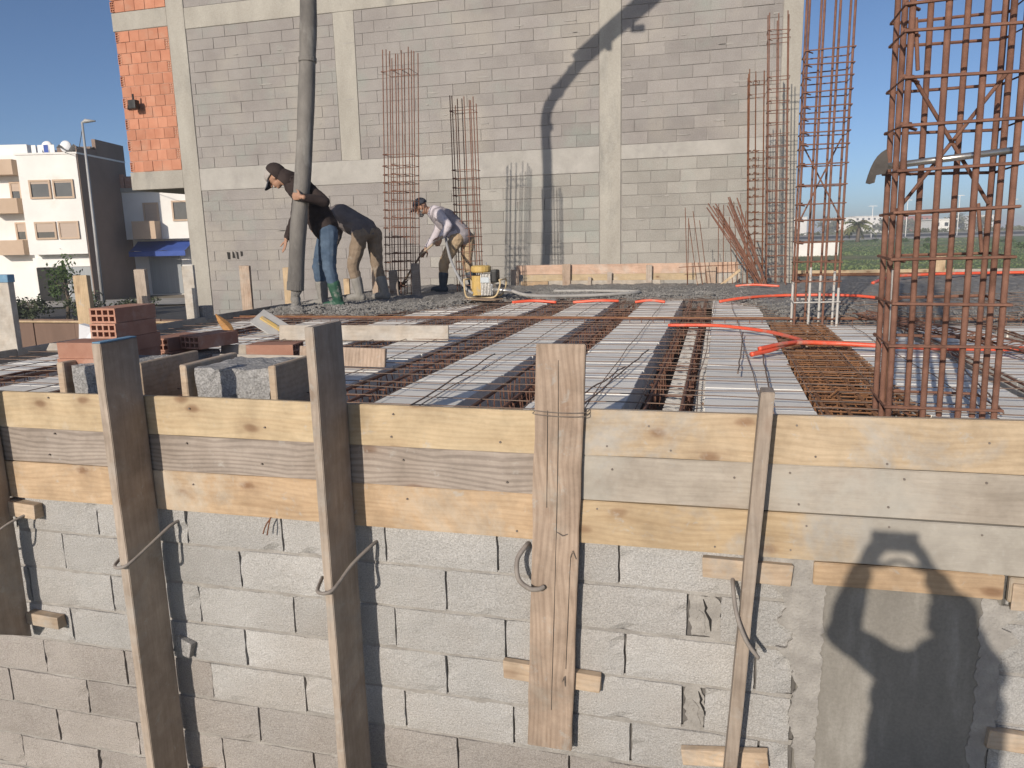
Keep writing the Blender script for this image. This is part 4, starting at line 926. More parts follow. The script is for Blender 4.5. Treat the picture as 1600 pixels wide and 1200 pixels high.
for c in ((-3.95,8.1,5.9), (-3.3,8.1,6.3)):
    part('clamp', bbox((c[0]-.05,c[1]-.12,c[2]-.06), (c[0]+.05,c[1]+.12,c[2]+.08), .01), m_steelpipe, bo)
part('hook', bbox((-2.92,8.0,6.50), (-2.68,8.1,6.60), .01), m_steelpipe, bo)
bm = bmesh.new(); st = []
for k in range(10): st.append(Vector((-4.74+.01*math.sin(k*1.7), 7.86+.01*math.cos(k*2.1), .26-.03*k)))
tube(bm, st, [.07,.06,.055,.05,.055,.05,.055,.065,.085,.12], 12)
for v in bm.verts: v.co += Vector((noise.noise(v.co*30), noise.noise(v.co*30+Vector((3,1,0))), 0))*.02
part('concrete_stream', bm, m_wet, smooth=True, label='stream of wet concrete falling from the pump hose', cat='concrete')

# ------------------------------------------------------------------ vibrator engine
ve = thing('vibrator_engine', (-2.95, 9.6, -0.02), 'small yellow and silver concrete vibrator engine on a tube frame', 'engine')
ex, ey = -2.97, 9.6
bm = bmesh.new()
for dy in (-.15, .15):
    tube(bm, curve([(ex-.24,ey+dy,.26),(ex-.23,ey+dy,.08),(ex-.17,ey+dy,.02),(ex+.10,ey+dy,.02),(ex+.20,ey+dy,.06),(ex+.25,ey+dy,.20),(ex+.24,ey+dy,.25)], 5), .012, 7)
tube(bm, [(ex-.24,ey-.15,.26),(ex-.24,ey+.15,.26)], .012, 7); tube(bm, [(ex+.24,ey-.15,.25),(ex+.24,ey+.15,.25)], .012, 7)
part('tube_frame', bm, MAT('cream_frame_paint', (0.48,0.36,0.20), (0.58,0.46,0.28), 9, 0.5, 0.1, 40), ve, smooth=True)
bm = bmesh.new(); tube(bm, [(ex-.09,ey,.05),(ex-.09,ey,.30)], [.09,.09], 14); part('engine_block', bm, m_yellow, ve)
bm = bmesh.new(); tube(bm, [(ex-.05,ey,.345),(ex-.05,ey,.36),(ex-.05,ey,.42),(ex-.05,ey,.435)], [.12,.135,.135,.11], 18); part('air_filter_cap', bm, m_yellow, ve)
bm = bmesh.new(); tube(bm, [(ex+.02,ey,.43),(ex+.02,ey,.475)], .012, 8); part('filter_bolt', bm, m_alu, ve)
for k in range(7): 
    x = ex-.02+k*.02; part('cooling_fin', bbox((x, ey-.13, .05), (x+.011, ey+.05, .33), .002), m_alu, ve)
part('crankcase', bbox((ex-.03,ey-.10,.04), (ex+.13,ey+.08,.20), .02, 2), m_alu, ve)
part('name_plate', bbox((ex-.02,ey-.145,.215), (ex+.10,ey-.132,.285), .003), MAT('grey_plate', (0.42,0.46,0.48), (0.5,0.54,0.56), 9, 0.5, 0.0), ve)
part('muffler', bbox((ex+.10,ey-.10,.21), (ex+.19,ey+.07,.38), .025, 2), m_black, ve)
bm = bmesh.new(); tube(bm, [(ex+.12,ey-.04,.12),(ex+.26,ey-.04,.11),(ex+.40,ey-.04,.10)], [.035,.025,.018], 10); part('drive_coupling', bm, m_alu, ve, smooth=True)
bm = bmesh.new(); tube(bm, curve([(ex+.38,ey-.04,.10),(ex+.6,ey-.1,.05),(ex+1.0,ey+.1,.02),(ex+1.6,ey+.35,.02),(ex+1.95,ey+.75,.02),(ex+1.5,ey+1.0,.02),(ex+.7,ey+1.05,.02)], 8), .022, 8); part('flexible_shaft', bm, MAT('dusty_rubber_hose', (0.30,0.29,0.27), (0.40,0.385,0.36), 9, 0.7, 0.2, 40), ve, smooth=True)
bm = bmesh.new(); tube(bm, curve([(-3.95,10.85,.82),(-3.80,10.5,.66),(-3.55,10.0,.42),(ex-.28,ey-.02,.16),(ex-.15,ey-.06,.07)], 8), .020, 8)
part('guide_handle', bm, m_galv, ve, smooth=True)
bm = bmesh.new(); poly_ext(bm, [Vector((ex+.05+.28*math.cos(a), ey-.30+.13*math.sin(a), .01+.005*math.cos(3*a))) for a in (k*.5 for k in range(12))], (0,0,.012)); part('cardboard_scrap', bm, MAT('damp_cardboard', (0.26,0.18,0.12), (0.34,0.25,0.17), 9, .9), label='flat brown cardboard scrap before the yellow engine', cat='scrap')

# shovel stuck in the big rebar column
sv = thing('shovel', (0.9, 3.58, 1.03), 'long handled shovel resting across the ties of the big rebar column', 'shovel')
bm = bmesh.new(); tube(bm, [(.655,3.52,1.018),(1.16,3.47,1.06)], .0135, 10); part('handle', bm, m_steel, sv, smooth=True)
bm = bmesh.new()
out_ = [(.652,1.086),(.636,1.076),(.620,1.060),(.608,1.040),(.598,1.015),(.590,.985),(.585,.955),(.600,.950),(.617,.955),(.620,.984),(.636,.986),(.652,.988),(.660,1.010),(.660,1.040)]
poly_ext(bm, [Vector((x, 3.50, z)) for x, z in out_], (0,.006,0)); bmesh.ops.triangulate(bm, faces=bm.faces[:])
for v in bm.verts: v.co.y += 4.0*(v.co.x-.655)**2+2.5*(v.co.z-1.02)**2
part('blade', bm, m_shovel, sv)


# ------------------------------------------------------------------ people
def ell(bm, c, r, ax=None, seg=14):
    mw = Matrix.Translation(Vector(c))
    if ax:
        q = Matrix.Identity(4)
        for i in range(3):
            for j in range(3): q[j][i] = ax[i][j]
        mw = mw @ q
    mw = mw @ Matrix.Diagonal((r[0], r[1], r[2], 1))
    n, m_ = seg, max(6, seg*2//3)
    top = bm.verts.new(mw @ Vector((0,0,1))); bot = bm.verts.new(mw @ Vector((0,0,-1)))
    rg = [[bm.verts.new(mw @ Vector((math.sin(math.pi*j/m_)*math.cos(2*math.pi*i/n), math.sin(math.pi*j/m_)*math.sin(2*math.pi*i/n), math.cos(math.pi*j/m_)))) for i in range(n)] for j in range(1, m_)]
    for i in range(n):
        k = (i+1) % n
        bm.faces.new((top, rg[0][i], rg[0][k])); bm.faces.new((bot, rg[-1][k], rg[-1][i]))
        for j in range(m_-2): bm.faces.new((rg[j][i], rg[j+1][i], rg[j+1][k], rg[j][k]))
def limb(bm, pts, rs, n=12):
    for i in range(len(pts)-1):
        a, b = Vector(pts[i]), Vector(pts[i+1])
        tube(bm, [a, b], [rs[i], rs[i+1]], n)
    for p, r in zip(pts, rs): ell(bm, p, (r, r, r), None, n)
TS = bpy.data.scenes.new('workbench')
def fuse(name, bm, vox, mat, parent, smooth=3, fold=0.0, fs=14.0, **k):
    bmesh.ops.recalc_face_normals(bm, faces=bm.faces[:])
    me = bpy.data.meshes.new('tmp'); bm.to_mesh(me); bm.free()
    tmp = bpy.data.objects.new('tmp', me); TS.collection.objects.link(tmp)
    md = tmp.modifiers.new('r', 'REMESH'); md.mode = 'VOXEL'; md.voxel_size = vox
    ms = tmp.modifiers.new('s', 'SMOOTH'); ms.factor = 0.5; ms.iterations = smooth
    with bpy.context.temp_override(scene=TS, view_layer=TS.view_layers[0]):
        dg = bpy.context.evaluated_depsgraph_get()
        out = bpy.data.meshes.new_from_object(tmp.evaluated_get(dg))
    bpy.data.objects.remove(tmp); bpy.data.meshes.remove(me)
    if fold:
        nv = len(out.vertices); nor = [0.0]*(nv*3); co = [0.0]*(nv*3)
        out.vertices.foreach_get('normal', nor); out.vertices.foreach_get('co', co)
        for i in range(0, nv*3, 3):
            x, y, z = co[i], co[i+1], co[i+2]
            f = (noise.noise(Vector((x*fs, y*fs, z*fs*1.7)))*0.65+noise.noise(Vector((x*fs*.7+z*fs*.5, y*fs*.7, z*fs*1.5+9)))*0.5)*fold
            co[i] += nor[i]*f; co[i+1] += nor[i+1]*f; co[i+2] += nor[i+2]*f
        out.vertices.foreach_set('co', co); out.update()
    for p in out.polygons: p.use_smooth = True
    setmat(out, mat)
    return tag(link(name, out, parent), **k)
def hand(bm, wr, fd, pn, curl, s=1.0, th=1):
    wr = Vector(wr); fd = Vector(fd).normalized(); pn = Vector(pn); pn = (pn-fd*pn.dot(fd)).normalized(); sd_ = fd.cross(pn).normalized()*th
    pc = wr+fd*0.052*s
    ell(bm, pc, (0.050*s, 0.040*s, 0.016*s), (fd, sd_, pn), 12)
    limb(bm, [wr-fd*.03*s, wr+fd*.02*s], [.027*s, .024*s], 10)
    for i, (o, L) in enumerate(((-.031, .072), (-.0105, .083), (.0105, .077), (.030, .062))):
        p = wr+fd*(.088*s-abs(o)*.25)+sd_*o*1.08*s; d = fd.copy(); pts = [p-fd*.02*s, p]
        for q, f in enumerate((.45, .32, .23)):
            a = curl*(0.5 if q == 0 else 1.0)*0.62
            d = (d*math.cos(a)+pn*math.sin(a)).normalized(); pnq = pn
            p = p+d*L*f*s; pts.append(p)
        limb(bm, pts, [.0095*s, .0098*s, .0092*s, .0085*s, .0075*s], 8)
    b = wr+fd*.03*s-sd_*.030*s; d1 = (fd*.6-sd_*.8+pn*.35).normalized(); d2 = (fd*.85-sd_*.25+pn*(.3+.3*curl)).normalized()
    limb(bm, [b, b+d1*.038*s, b+d1*.038*s+d2*.032*s, b+d1*.038*s+d2*.058*s], [.014*s, .0115*s, .0105*s, .0085*s], 8)
def person(label, J, F, headF, headU, mats, cap=None, hood=False, beard=False, boots=None, arms=(('R',0.3),('L',0.3)), vest=None, hand_dirs=None, vox=0.0075, bulk=1.0):
    V = {k: Vector(v) for k, v in J.items()}
    base = (V['anL']+V['anR'])/2; base.z = min(V['anL'].z, V['anR'].z)-0.08
    root = thing('person', base, label, 'person')
    F = Vector(F).normalized(); hF = Vector(headF).normalized(); hU = Vector(headU); hU = (hU-hF*hU.dot(hF)).normalized(); hR = hF.cross(hU)
    hc = V['head']
    # body: one continuous surface
    bm = bmesh.new()
    ax = (hF, hR, hU)
    ell(bm, hc+hU*.020, (.094, .076, .100), ax, 18); ell(bm, hc+hF*.022-hU*.045, (.068, .058, .075), ax, 14)
    ell(bm, hc+hF*.055-hU*.095, (.030, .030, .022), ax, 10)
    limb(bm, [hc+hF*.088+hU*.012, hc+hF*.112-hU*.026], [.010, .017], 8)
    ell(bm, hc+hF*.083+hU*.030, (.018, .055, .012), ax, 10); ell(bm, hc+hF*.088-hU*.062, (.014, .026, .010), ax, 10)
    for s in (-1, 1): ell(bm, hc+hR*.077*s-hF*.006-hU*.01, (.018, .010, .032), ax, 10)
    limb(bm, [hc-hF*.02-hU*.05, V['neck']], [.056, .062], 12)
    limb(bm, [V['neck'], V['chest'], V['pelvis']], [.085, .125, .125], 14)
    limb(bm, [V['shL'], V['chest'].lerp(V['neck'], .6), V['shR']], [.062, .10, .062], 12)
    limb(bm, [V['hipL'], V['pelvis'], V['hipR']], [.085, .12, .085], 12)
    for s in 'LR':
        limb(bm, [V['sh'+s], V['el'+s], V['wr'+s]], [.055, .042, .028], 12)
        limb(bm, [V['hip'+s], V['kn'+s], V['an'+s]], [.085, .058, .042], 12)
        an = V['an'+s]; limb(bm, [an-F*.03-Vector((0,0,.04)), an+F*.13-Vector((0,0,.05))], [.038, .03], 10)
        hd = (hand_dirs or {}).get(s)
        if hd: hand(bm, V['wr'+s], hd[0], hd[1], hd[2], 1.0, hd[3])
        else:
            fd = (V['wr'+s]-V['el'+s]).normalized(); hand(bm, V['wr'+s], fd, F, 0.5, 1.0, 1 if s == 'L' else -1)
    body = fuse('body', bm, vox*0.8, m_skin, root, 2)
    for s in (-1, 1):
        bm = bmesh.new(); ell(bm, hc+hF*.083+hR*.031*s+hU*.008, (.010, .013, .009), ax, 10); part('eye', bm, m_black, root, smooth=True)
    # clothes
    mj, mp = mats
    bm = bmesh.new()
    pel, che, nec = V['pelvis'], V['chest'], V['neck']
    up = (che-pel).normalized()
    limb(bm, [nec-up*.02, che, pel.lerp(che, .45), pel+up*.02], [.115, .165, .160, .158], 16)
    if bulk > 1:
        for sx in (-1, 1): limb(bm, [che+Vector((.09*sx,0,.05)), pel+Vector((.10*sx,0,0))], [.14, .14], 14)
    limb(bm, [V['shL'], che.lerp(nec, .55), V['shR']], [.082, .135, .082], 14)
    limb(bm, [V['hipL'].lerp(pel, .5)+up*.05, pel+up*.05, V['hipR'].lerp(pel, .5)+up*.05], [.135, .15, .135], 14)
    for s in 'LR':
        e, w_ = V['el'+s], V['wr'+s]
        limb(bm, [V['sh'+s], V['sh'+s].lerp(e, .5), e, e.lerp(w_, .5), e.lerp(w_, .90)], [.080, .070, .060, .053, .044], 12)
    jk = fuse('jacket', bm, vox, mj, root, 3, .010, 13)
    bm = bmesh.new()
    limb(bm, [V['hipL'], pel, V['hipR']], [.108, .140, .108], 14); limb(bm, [pel+up*.06, pel], [.14, .14], 14)
    for s in 'LR':
        k_, a_ = V['kn'+s], V['an'+s]
        limb(bm, [V['hip'+s], V['hip'+s].lerp(k_, .5), k_, k_.lerp(a_, .40), k_.lerp(a_, .52)], [.112, .098, .080, .072, .062], 12)
    fuse('trousers', bm, vox, mp, root, 3, .011, 12)
    for s in 'LR':
        bm = bmesh.new(); k_, a_ = V['kn'+s], V['an'+s]
        limb(bm, [k_.lerp(a_, .50), k_.lerp(a_, .8), a_, a_-Vector((0,0,.035))], [.078, .068, .058, .054], 12)
        Z = Vector((0,0,1)); heel = a_-F*.035-Z*.045; toe = a_+F*.155-Z*.055
        limb(bm, [heel, a_+F*.06-Z*.04, toe], [.045, .052, .042], 12)
        limb(bm, [heel-Z*.012, toe-Z*.005], [.044, .042], 10)
        fuse('boot', bm, vox, boots[s], root, 2)
    if cap:
        bm = bmesh.new(); ell(bm, hc+hU*.045-hF*.002, (.106, .090, .092), ax, 18)
        geom = bm.verts[:]+bm.edges[:]+bm.faces[:]
        bmesh.ops.bisect_plane(bm, geom=geom, plane_co=hc+hU*.035, plane_no=hU, clear_inner=True)
        o = part('cap', bm, cap, root, smooth=True); q = o.modifiers.new('s', 'SOLIDIFY'); q.thickness = .006
        bm = bmesh.new(); rows = []
        for j in range(5):
            row = []
            for i in range(9):
                a = -1.0+2.0*i/8; rr = 1+.22*j
                x = .092+.020*j; row.append(bm.verts.new(hc+hU*(.040-.008*j-.016*a*a)+hF*(x*math.cos(a*.9)+.004*j*2)+hR*(.086*math.sin(a*1.05)*(1-.03*j))))
            rows.append(row)
        for j in range(4):
            for i in range(8): bm.faces.new((rows[j][i], rows[j][i+1], rows[j+1][i+1], rows[j+1][i]))
        v = part('visor', bm, m_capd, o, smooth=True); q = v.modifiers.new('s', 'SOLIDIFY'); q.thickness = .006
    if hood:
        bm = bmesh.new()
        ell(bm, hc-hF*.045+hU*.022, (.105, .108, .125), ax, 18); limb(bm, [hc-hF*.06-hU*.04, nec-hF*.02], [.10, .12], 14)
        cut = hc-hF*.022
        tmp = bm
        bmesh.ops.bisect_plane(tmp, geom=tmp.verts[:]+tmp.edges[:]+tmp.faces[:], plane_co=cut, plane_no=hF, clear_outer=True)
        o = part('hood', tmp, mj, root, smooth=True); q = o.modifiers.new('s', 'SOLIDIFY'); q.thickness = .012
    if beard:
        bm = bmesh.new(); ell(bm, hc+hF*.050-hU*.090, (.046, .052, .050), ax, 14); ell(bm, hc+hF*.02-hU*.05, (.052, .066, .045), ax, 14)
        fuse('beard', bm, .007, m_beard, root, 1, .004, 60)
    if vest:
        bm = bmesh.new()
        limb(bm, [nec-up*.06, che, pel.lerp(che, .45), pel+up*.02], [.098, .173, .168, .166], 16)
        limb(bm, [V['shL'].lerp(nec, .35), che.lerp(nec, .5), V['shR'].lerp(nec, .35)], [.088, .143, .088], 14)
        fuse('vest', bm, vox, vest, root, 3, .008, 12)
    if not cap:
        bm = bmesh.new(); ell(bm, hc+hU*.035-hF*.012, (.104, .085, .100), ax, 16)
        bmesh.ops.bisect_plane(bm, geom=bm.verts[:]+bm.edges[:]+bm.faces[:], plane_co=hc+hU*.02+hF*.04, plane_no=(hU-hF*.6).normalized(), clear_inner=True)
        part('hair', bm, m_black, root, smooth=True)
    return root
person('worker in dark hooded jacket, jeans and green boots steering the pump hose',
    dict(head=(-5.13,8.26,1.555), neck=(-4.93,8.30,1.475), chest=(-4.74,8.32,1.28), pelvis=(-4.54,8.33,.93), shL=(-4.66,8.12,1.43), shR=(-4.96,8.50,1.40),
         elL=(-4.36,8.00,1.235), wrL=(-4.53,7.79,1.285), elR=(-5.03,8.46,1.09), wrR=(-5.11,8.36,.83), hipL=(-4.46,8.22,.88), hipR=(-4.60,8.44,.88),
         knL=(-4.46,8.18,.49), anL=(-4.40,8.24,.09), knR=(-4.73,8.42,.49), anR=(-4.72,8.46,.09)),
    (-1,-.25,0), (-.66,-.10,-.74), (-.72,-.1,.66), (m_jacket, m_jeans), cap=m_cap, hood=True, boots={'L': m_bootg, 'R': m_boott},
    hand_dirs={'L': ((-1,.12,.12), (.0,1,0), .75, 1), 'R': ((-.25,-.1,-1), (-.6,-.6,0), .25, -1)})
person('worker in charcoal jacket and brown trousers bent double behind the hose man',
    dict(head=(-5.28,9.44,.99), neck=(-5.13,9.48,1.12), chest=(-4.95,9.50,1.13), pelvis=(-4.60,9.52,.93), shL=(-5.04,9.28,1.10), shR=(-5.06,9.70,1.11),
         elL=(-5.03,9.22,.84), wrL=(-5.10,9.24,.60), elR=(-5.14,9.70,.84), wrR=(-5.22,9.62,.60), hipL=(-4.64,9.41,.86), hipR=(-4.54,9.63,.87),
         knL=(-4.77,9.40,.46), anL=(-4.70,9.42,.09), knR=(-4.52,9.62,.46), anR=(-4.42,9.62,.09)),
    (-1,-.1,0), (-.5,0,-.85), (-.85,0,.5), (m_jacketg, m_brownp), hood=True, boots={'L': m_boott, 'R': m_boott})
person('bearded worker in pale shirt, khaki trousers and navy cap leaning on a shovel',
    dict(head=(-4.36,10.95,1.275), neck=(-4.17,10.98,1.195), chest=(-4.0,11.0,1.08), pelvis=(-3.76,11.02,.83), shL=(-4.02,10.79,1.15), shR=(-4.13,11.18,1.14),
         elL=(-3.83,10.66,.985), wrL=(-3.94,10.62,.815), elR=(-4.14,10.98,.87), wrR=(-4.25,10.80,.66), hipL=(-3.80,10.91,.79), hipR=(-3.70,11.12,.79),
         knL=(-4.02,10.92,.44), anL=(-4.06,10.95,.09), knR=(-3.70,11.06,.44), anR=(-3.62,11.10,.09)),
    (-1,-.2,0), (-.90,-.22,-.42), (-.35,-.1,.9), (m_shirt, m_khaki), cap=m_capd, beard=True, vest=m_vest, boots={'L': m_bootd, 'R': m_bootd},
    hand_dirs={'L': ((-.45,-.1,-.8), (-.4,.8,0), .9, 1), 'R': ((-.5,-.35,-.75), (.1,.8,.2), .9, -1)})
ws = thing('shovel', (-4.8, 10.85, 0), 'wooden handled shovel held by the bearded worker', 'shovel')
bm = bmesh.new(); tube(bm, [(-3.90,10.57,.83),(-4.30,10.72,.58),(-4.70,10.86,.12)], .017, 9); part('handle', bm, m_handle, ws, smooth=True)
bm = bmesh.new(); rows = []
for j in range(7):
    t = j/6; c = Vector((-4.68,10.85,.16)).lerp(Vector((-4.86,10.90,-.02)), t); wd = .105*(1-.35*t*t)
    rows.append([bm.verts.new(c+Vector((.35,.9,.05)).normalized()*wd*q+Vector((.02,.0,.025))*(q*q)) for q in (-1,-.5,0,.5,1)])
for j in range(6):
    for i in range(4): bm.faces.new((rows[j][i], rows[j][i+1], rows[j+1][i+1], rows[j+1][i]))
o = part('blade', bm, m_shovel, ws, smooth=True); o.modifiers.new('s', 'SOLIDIFY').thickness = .005
person('person holding up a phone on the landing, seen only as a shadow on the column',
    dict(head=(.135,-.39,.555), neck=(.115,-.43,.42), chest=(.10,-.44,.20), pelvis=(.09,-.45,-.20), shL=(-.06,-.42,.365), shR=(.25,-.42,.385),
         elL=(-.185,-.17,.385), wrL=(-.112,-.085,.63), elR=(.27,-.22,.37), wrR=(.125,-.085,.63), hipL=(-.01,-.45,-.24), hipR=(.19,-.45,-.24),
         knL=(-.02,-.43,-.64), anL=(-.03,-.47,-.98), knR=(.20,-.43,-.64), anR=(.21,-.47,-.98)),
    (0,1,0), (-.05,.98,.1), (0,-.1,1), (m_jacketg, m_jeans), boots={'L': m_boott, 'R': m_boott},
    hand_dirs={'L': ((.45,.12,.75), (.55,.3,-.3), .75, 1), 'R': ((-.45,.12,.75), (-.55,.3,-.3), .75, -1)}, bulk=1.3)
part('phone', bbox((-.078,-.045,.686), (.082,-.036,.765), .004, 2), m_black, label='black phone held up sideways by the person behind the viewpoint', cat='phone')

bpy.data.scenes.remove(TS)
# ------------------------------------------------------------------ houses on the left
def house_box(nm, s0, s1, u0, u1, z0, z1, mat, parent, bev=0.0):
    return part(nm, bbox((s0,u0,z0), (s1,u1,z1), bev), mat, parent, FR)
def window(parent, s0, s1, z0, z1, u, fill=None, frac=1.0, frame=m_beige, panes=1):
    f = bmesh.new(); t = .12
    for a, b in (((s0-t,u-.10,z0-t),(s1+t,u-.002,z0)), ((s0-t,u-.10,z1),(s1+t,u-.002,z1+t)), ((s0-t,u-.10,z0),(s0,u-.002,z1)), ((s1,u-.10,z0),(s1+t,u-.002,z1))): box(f, a, b)
    fo = part('window', f, frame, parent, FR)
    part('pane', bbox((s0,u-.03,z0), (s1,u-.004,z1), 0), m_pane, fo, FR)
    if fill: part('shutter', bbox((s0+.01,u-.06,z1-(z1-z0)*frac), (s1-.01,u-.034,z1-.003), 0), fill, fo, FR)
    return fo
h1 = thing('white_house', cam2w(-30.8, 52.6, GZ), 'white three storey house with its shaded side wall coloured dark brown at the left', 'house', rz=YAW)
U1 = 52.6
house_box('upper_walls', -32.8, -28.8, U1, U1+6.4, .52, 7.1, m_white, h1)
house_box('side_wall', -28.795, -28.72, U1+.05, U1+6.45, GZ, 7.6, m_brown, h1)  # dark brown skin on the side away from the sun, shade in its colour
house_box('ground_floor', -33.2, -28.80, U1+.9, U1+6.4, GZ, .515, m_white, h1)
house_box('roof_slab', -32.9, -28.7, U1-.06, U1+6.5, 7.101, 7.22, m_white, h1)
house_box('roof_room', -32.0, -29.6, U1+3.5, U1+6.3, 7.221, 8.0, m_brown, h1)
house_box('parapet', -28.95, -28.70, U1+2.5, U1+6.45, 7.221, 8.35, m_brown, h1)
window(h1, -32.05, -30.85, 4.35, 5.35, U1, m_shutter, .15); window(h1, -30.45, -29.3, 4.35, 5.35, U1, m_shutter, .1)
window(h1, -32.05, -30.85, 1.65, 2.6, U1, m_shutter, .6); window(h1, -30.45, -29.3, 1.65, 2.6, U1, m_shutter, 1.0)
for k, mt in enumerate((m_whitepaint, m_paper, m_awn, m_whitepaint)):
    bm = bmesh.new(); box(bm, (-32.3+k*.42, U1+1.0, 7.35), (-32.0+k*.42, U1+1.02, 7.85)); part('laundry', bm, mt, h1, FR)
house_box('shop_sign', -33.0, -28.9, U1+.78, U1+.88, -.35, .30, m_whitepaint, h1)
house_box('roller_shutter', -30.9, -28.95, U1+.84, U1+.895, GZ+.1, -.38, m_metalshut, h1)
house_box('shop_shade_panel', -33.0, -31.0, U1+.84, U1+.895, GZ+.1, -.38, m_dark, h1)  # solid panel; the shop's inner shade is painted as its dark colour
for s_ in (-31.9, -30.6):
    bm = bmesh.new(); ell(bm, (s_, U1+2.2, 7.85), (.42, .16, .42), None, 12); o = part('satellite_dish', bm, m_paper, h1, FR, smooth=True)
    bm = bmesh.new(); tube(bm, [(s_, U1+2.3, 7.2), (s_, U1+2.3, 7.85)], .04, 6); part('mast', bm, m_galv, o, FR)
bm = bmesh.new()
for i in range(9):
    for j in range(5): pass
rows = [[bm.verts.new((-30.6+.2*i, U1+1.0+.5*j, 7.55+.22*math.sin(i*1.3+j)+.1*math.cos(j*2.1))) for i in range(10)] for j in range(5)]
for j in range(4):
    for i in range(9): bm.faces.new((rows[j][i], rows[j][i+1], rows[j+1][i+1], rows[j+1][i]))
part('roof_tarp', bm, m_galv, h1, FR, smooth=True)
h0 = thing('balcony_house', cam2w(-35, 53.6, GZ), 'white house with beige balconies cut by the left frame edge', 'house', rz=YAW)
house_box('walls', -40, -32.85, 54.0, 60, GZ, 7.3, m_white, h0); house_box('roof_room', -38, -33.2, 54.6, 59, 7.301, 8.05, m_white, h0)
for z in (4.4, 1.6, 6.0):
    bl = house_box('balcony', -35.6, -33.35, 52.9, 54.0, z-1.05 if z < 6 else 5.9, z-.05 if z < 6 else 6.9, m_beige, h0)
for z in (4.35, 1.6): window(h0, -34.25, -33.7, z, z+1.05, 54.0, m_shutter, .5)
h2 = thing('awning_house', cam2w(-26, 58, GZ), 'white house with a blue awning beside the unfinished building', 'house', rz=YAW)
house_box('upper_walls', -29.2, -19.0, 58.0, 65, 1.45, 4.9, m_white, h2); house_box('ground_floor', -29.0, -19.0, 58.9, 65, GZ, 1.445, m_white, h2)
house_box('roof_edge', -29.25, -19.0, 57.9, 65, 4.901, 5.2, m_beam, h2)
for k in range(4): house_box('roof_brick', -29.0+k*.62, -28.45+k*.62, 58.0, 58.3, 5.201, 6.2-.15*(k % 2), m_claydust, h2)
window(h2, -27.1, -26.2, 1.6, 4.0, 58.0, m_shutter, 1.0); window(h2, -24.95, -22.5, 2.85, 4.1, 58.0)
house_box('balcony', -27.75, -26.05, 57.0, 58.0, 1.46, 2.75, m_beige, h2)
bm = bmesh.new()
rows = [[bm.verts.new((-28.3+4.2*i/12, 58.8-1.6*j/4, 1.30-.75*j/4+.05*math.sin(i*1.1)*(j/4)-.06*math.sin(j*.8))) for i in range(13)] for j in range(5)]
for j in range(4):
    for i in range(12): bm.faces.new((rows[j][i], rows[j][i+1], rows[j+1][i+1], rows[j+1][i]))
part('awning', bm, m_awn, h2, FR, smooth=True)
bm = bmesh.new(); box(bm, (-28.3,57.18,.18), (-24.1,57.2,.55)); part('awning_valance', bm, m_awn, h2, FR)
house_box('shop_shutter', -27.6, -25.2, 58.8, 58.895, GZ+.1, .2, m_metalshut, h2)
# street lamp
sl_ = thing('street_lamp', cam2w(-23.6, 44, GZ), 'tall grey street lamp standing before the white house', 'street lamp', rz=YAW)
bm = bmesh.new(); tube(bm, [(-23.6,44,GZ),(-23.55,44,2),(-23.5,44,7.75)], [.11,.085,.06], 10); part('pole', bm, m_galv, sl_, FR, smooth=True)
bm = bmesh.new(); tube(bm, [(-23.5,44,7.72),(-23.3,44,7.80),(-22.75,44,7.78)], [.05,.12,.04], 8); part('lamp_head', bm, m_galv, sl_, FR, smooth=True)
bm = bmesh.new(); tube(bm, [(-23.5,44,7.5),(-26,48,6.9),(-29.5,52.6,7.2)], .02, 5); part('service_cable', bm, m_black, sl_, FR)
# brown hoarding
hd = thing('hoarding', (-8.5, 9.8, GZ), 'low dark brown hoarding along the street left of the deck', 'fence')
for k in range(9):
    x = -13.2+k*.82; part('panel', bbox((x, 9.8+U(-.01,.01), GZ), (x+.81, 9.83, -.33+U(-.02,.02)), .004), m_hoard, hd)
bar('rail', (-13.2, 9.78, -.36), (-5.9, 9.78, -.36), .02, w_postnew, hd)

# ------------------------------------------------------------------ planting
def crown(bm, c, r, n, ls, zflat=1.0, clumps=14):
    c = Vector(c); cl = []
    for k in range(clumps):
        d = Vector((random.gauss(0,1), random.gauss(0,1), random.gauss(0,1))).normalized()*U(.35, 1.0)
        cl.append(c+Vector((d.x*r[0], d.y*r[1], d.z*r[2])))
    for k in range(n):
        q = random.choice(cl); p = q+Vector((random.gauss(0,r[0]*.22), random.gauss(0,r[1]*.22), random.gauss(0,r[2]*.22)))
        a = Vector((random.gauss(0,1), random.gauss(0,1), random.gauss(0,1))).normalized(); b = a.cross(Vector((U(-1,1),U(-1,1),U(-1,1)))).normalized()
        s = ls*U(.6, 1.4); vv = [bm.verts.new(p+a*s), bm.verts.new(p+b*s*.45), bm.verts.new(p-a*s), bm.verts.new(p-b*s*.45)]
        bm.faces.new(vv)
def tree(nm, loc, h, r, label, cat, group, n=1400, ls=.12, mat=m_leaf, cz=.68):
    loc = Vector(loc); t = thing(nm, loc, label, cat, group)
    bm = bmesh.new(); tube(bm, [loc, loc+Vector((.04*h,.02*h,h*.35)), loc+Vector((.01*h,0,h*.75))], [h*.035, h*.026, h*.01], 7)
    for k in range(5):
        a = U(0, 6.28); z0 = loc+Vector((.03*h,.01*h,h*(.35+.07*k))); tube(bm, [z0, z0+Vector((math.cos(a)*r*.6, math.sin(a)*r*.6, h*.2))], [h*.014, h*.004], 5)
    part('trunk', bm, m_bark, t, smooth=True)
    bm = bmesh.new(); crown(bm, loc+Vector((0,0,h*cz)), (r, r, h*(1-cz)*1.0), n, ls); part('crown', bm, mat, t)
    return t
gs = 'shrubs and small trees along the left street'
tree('small_tree', cam2w(-23.4, 40, GZ), 3.0, .95, 'thin leafy small tree before the grey roller shutter', 'tree', gs, 700, .10)
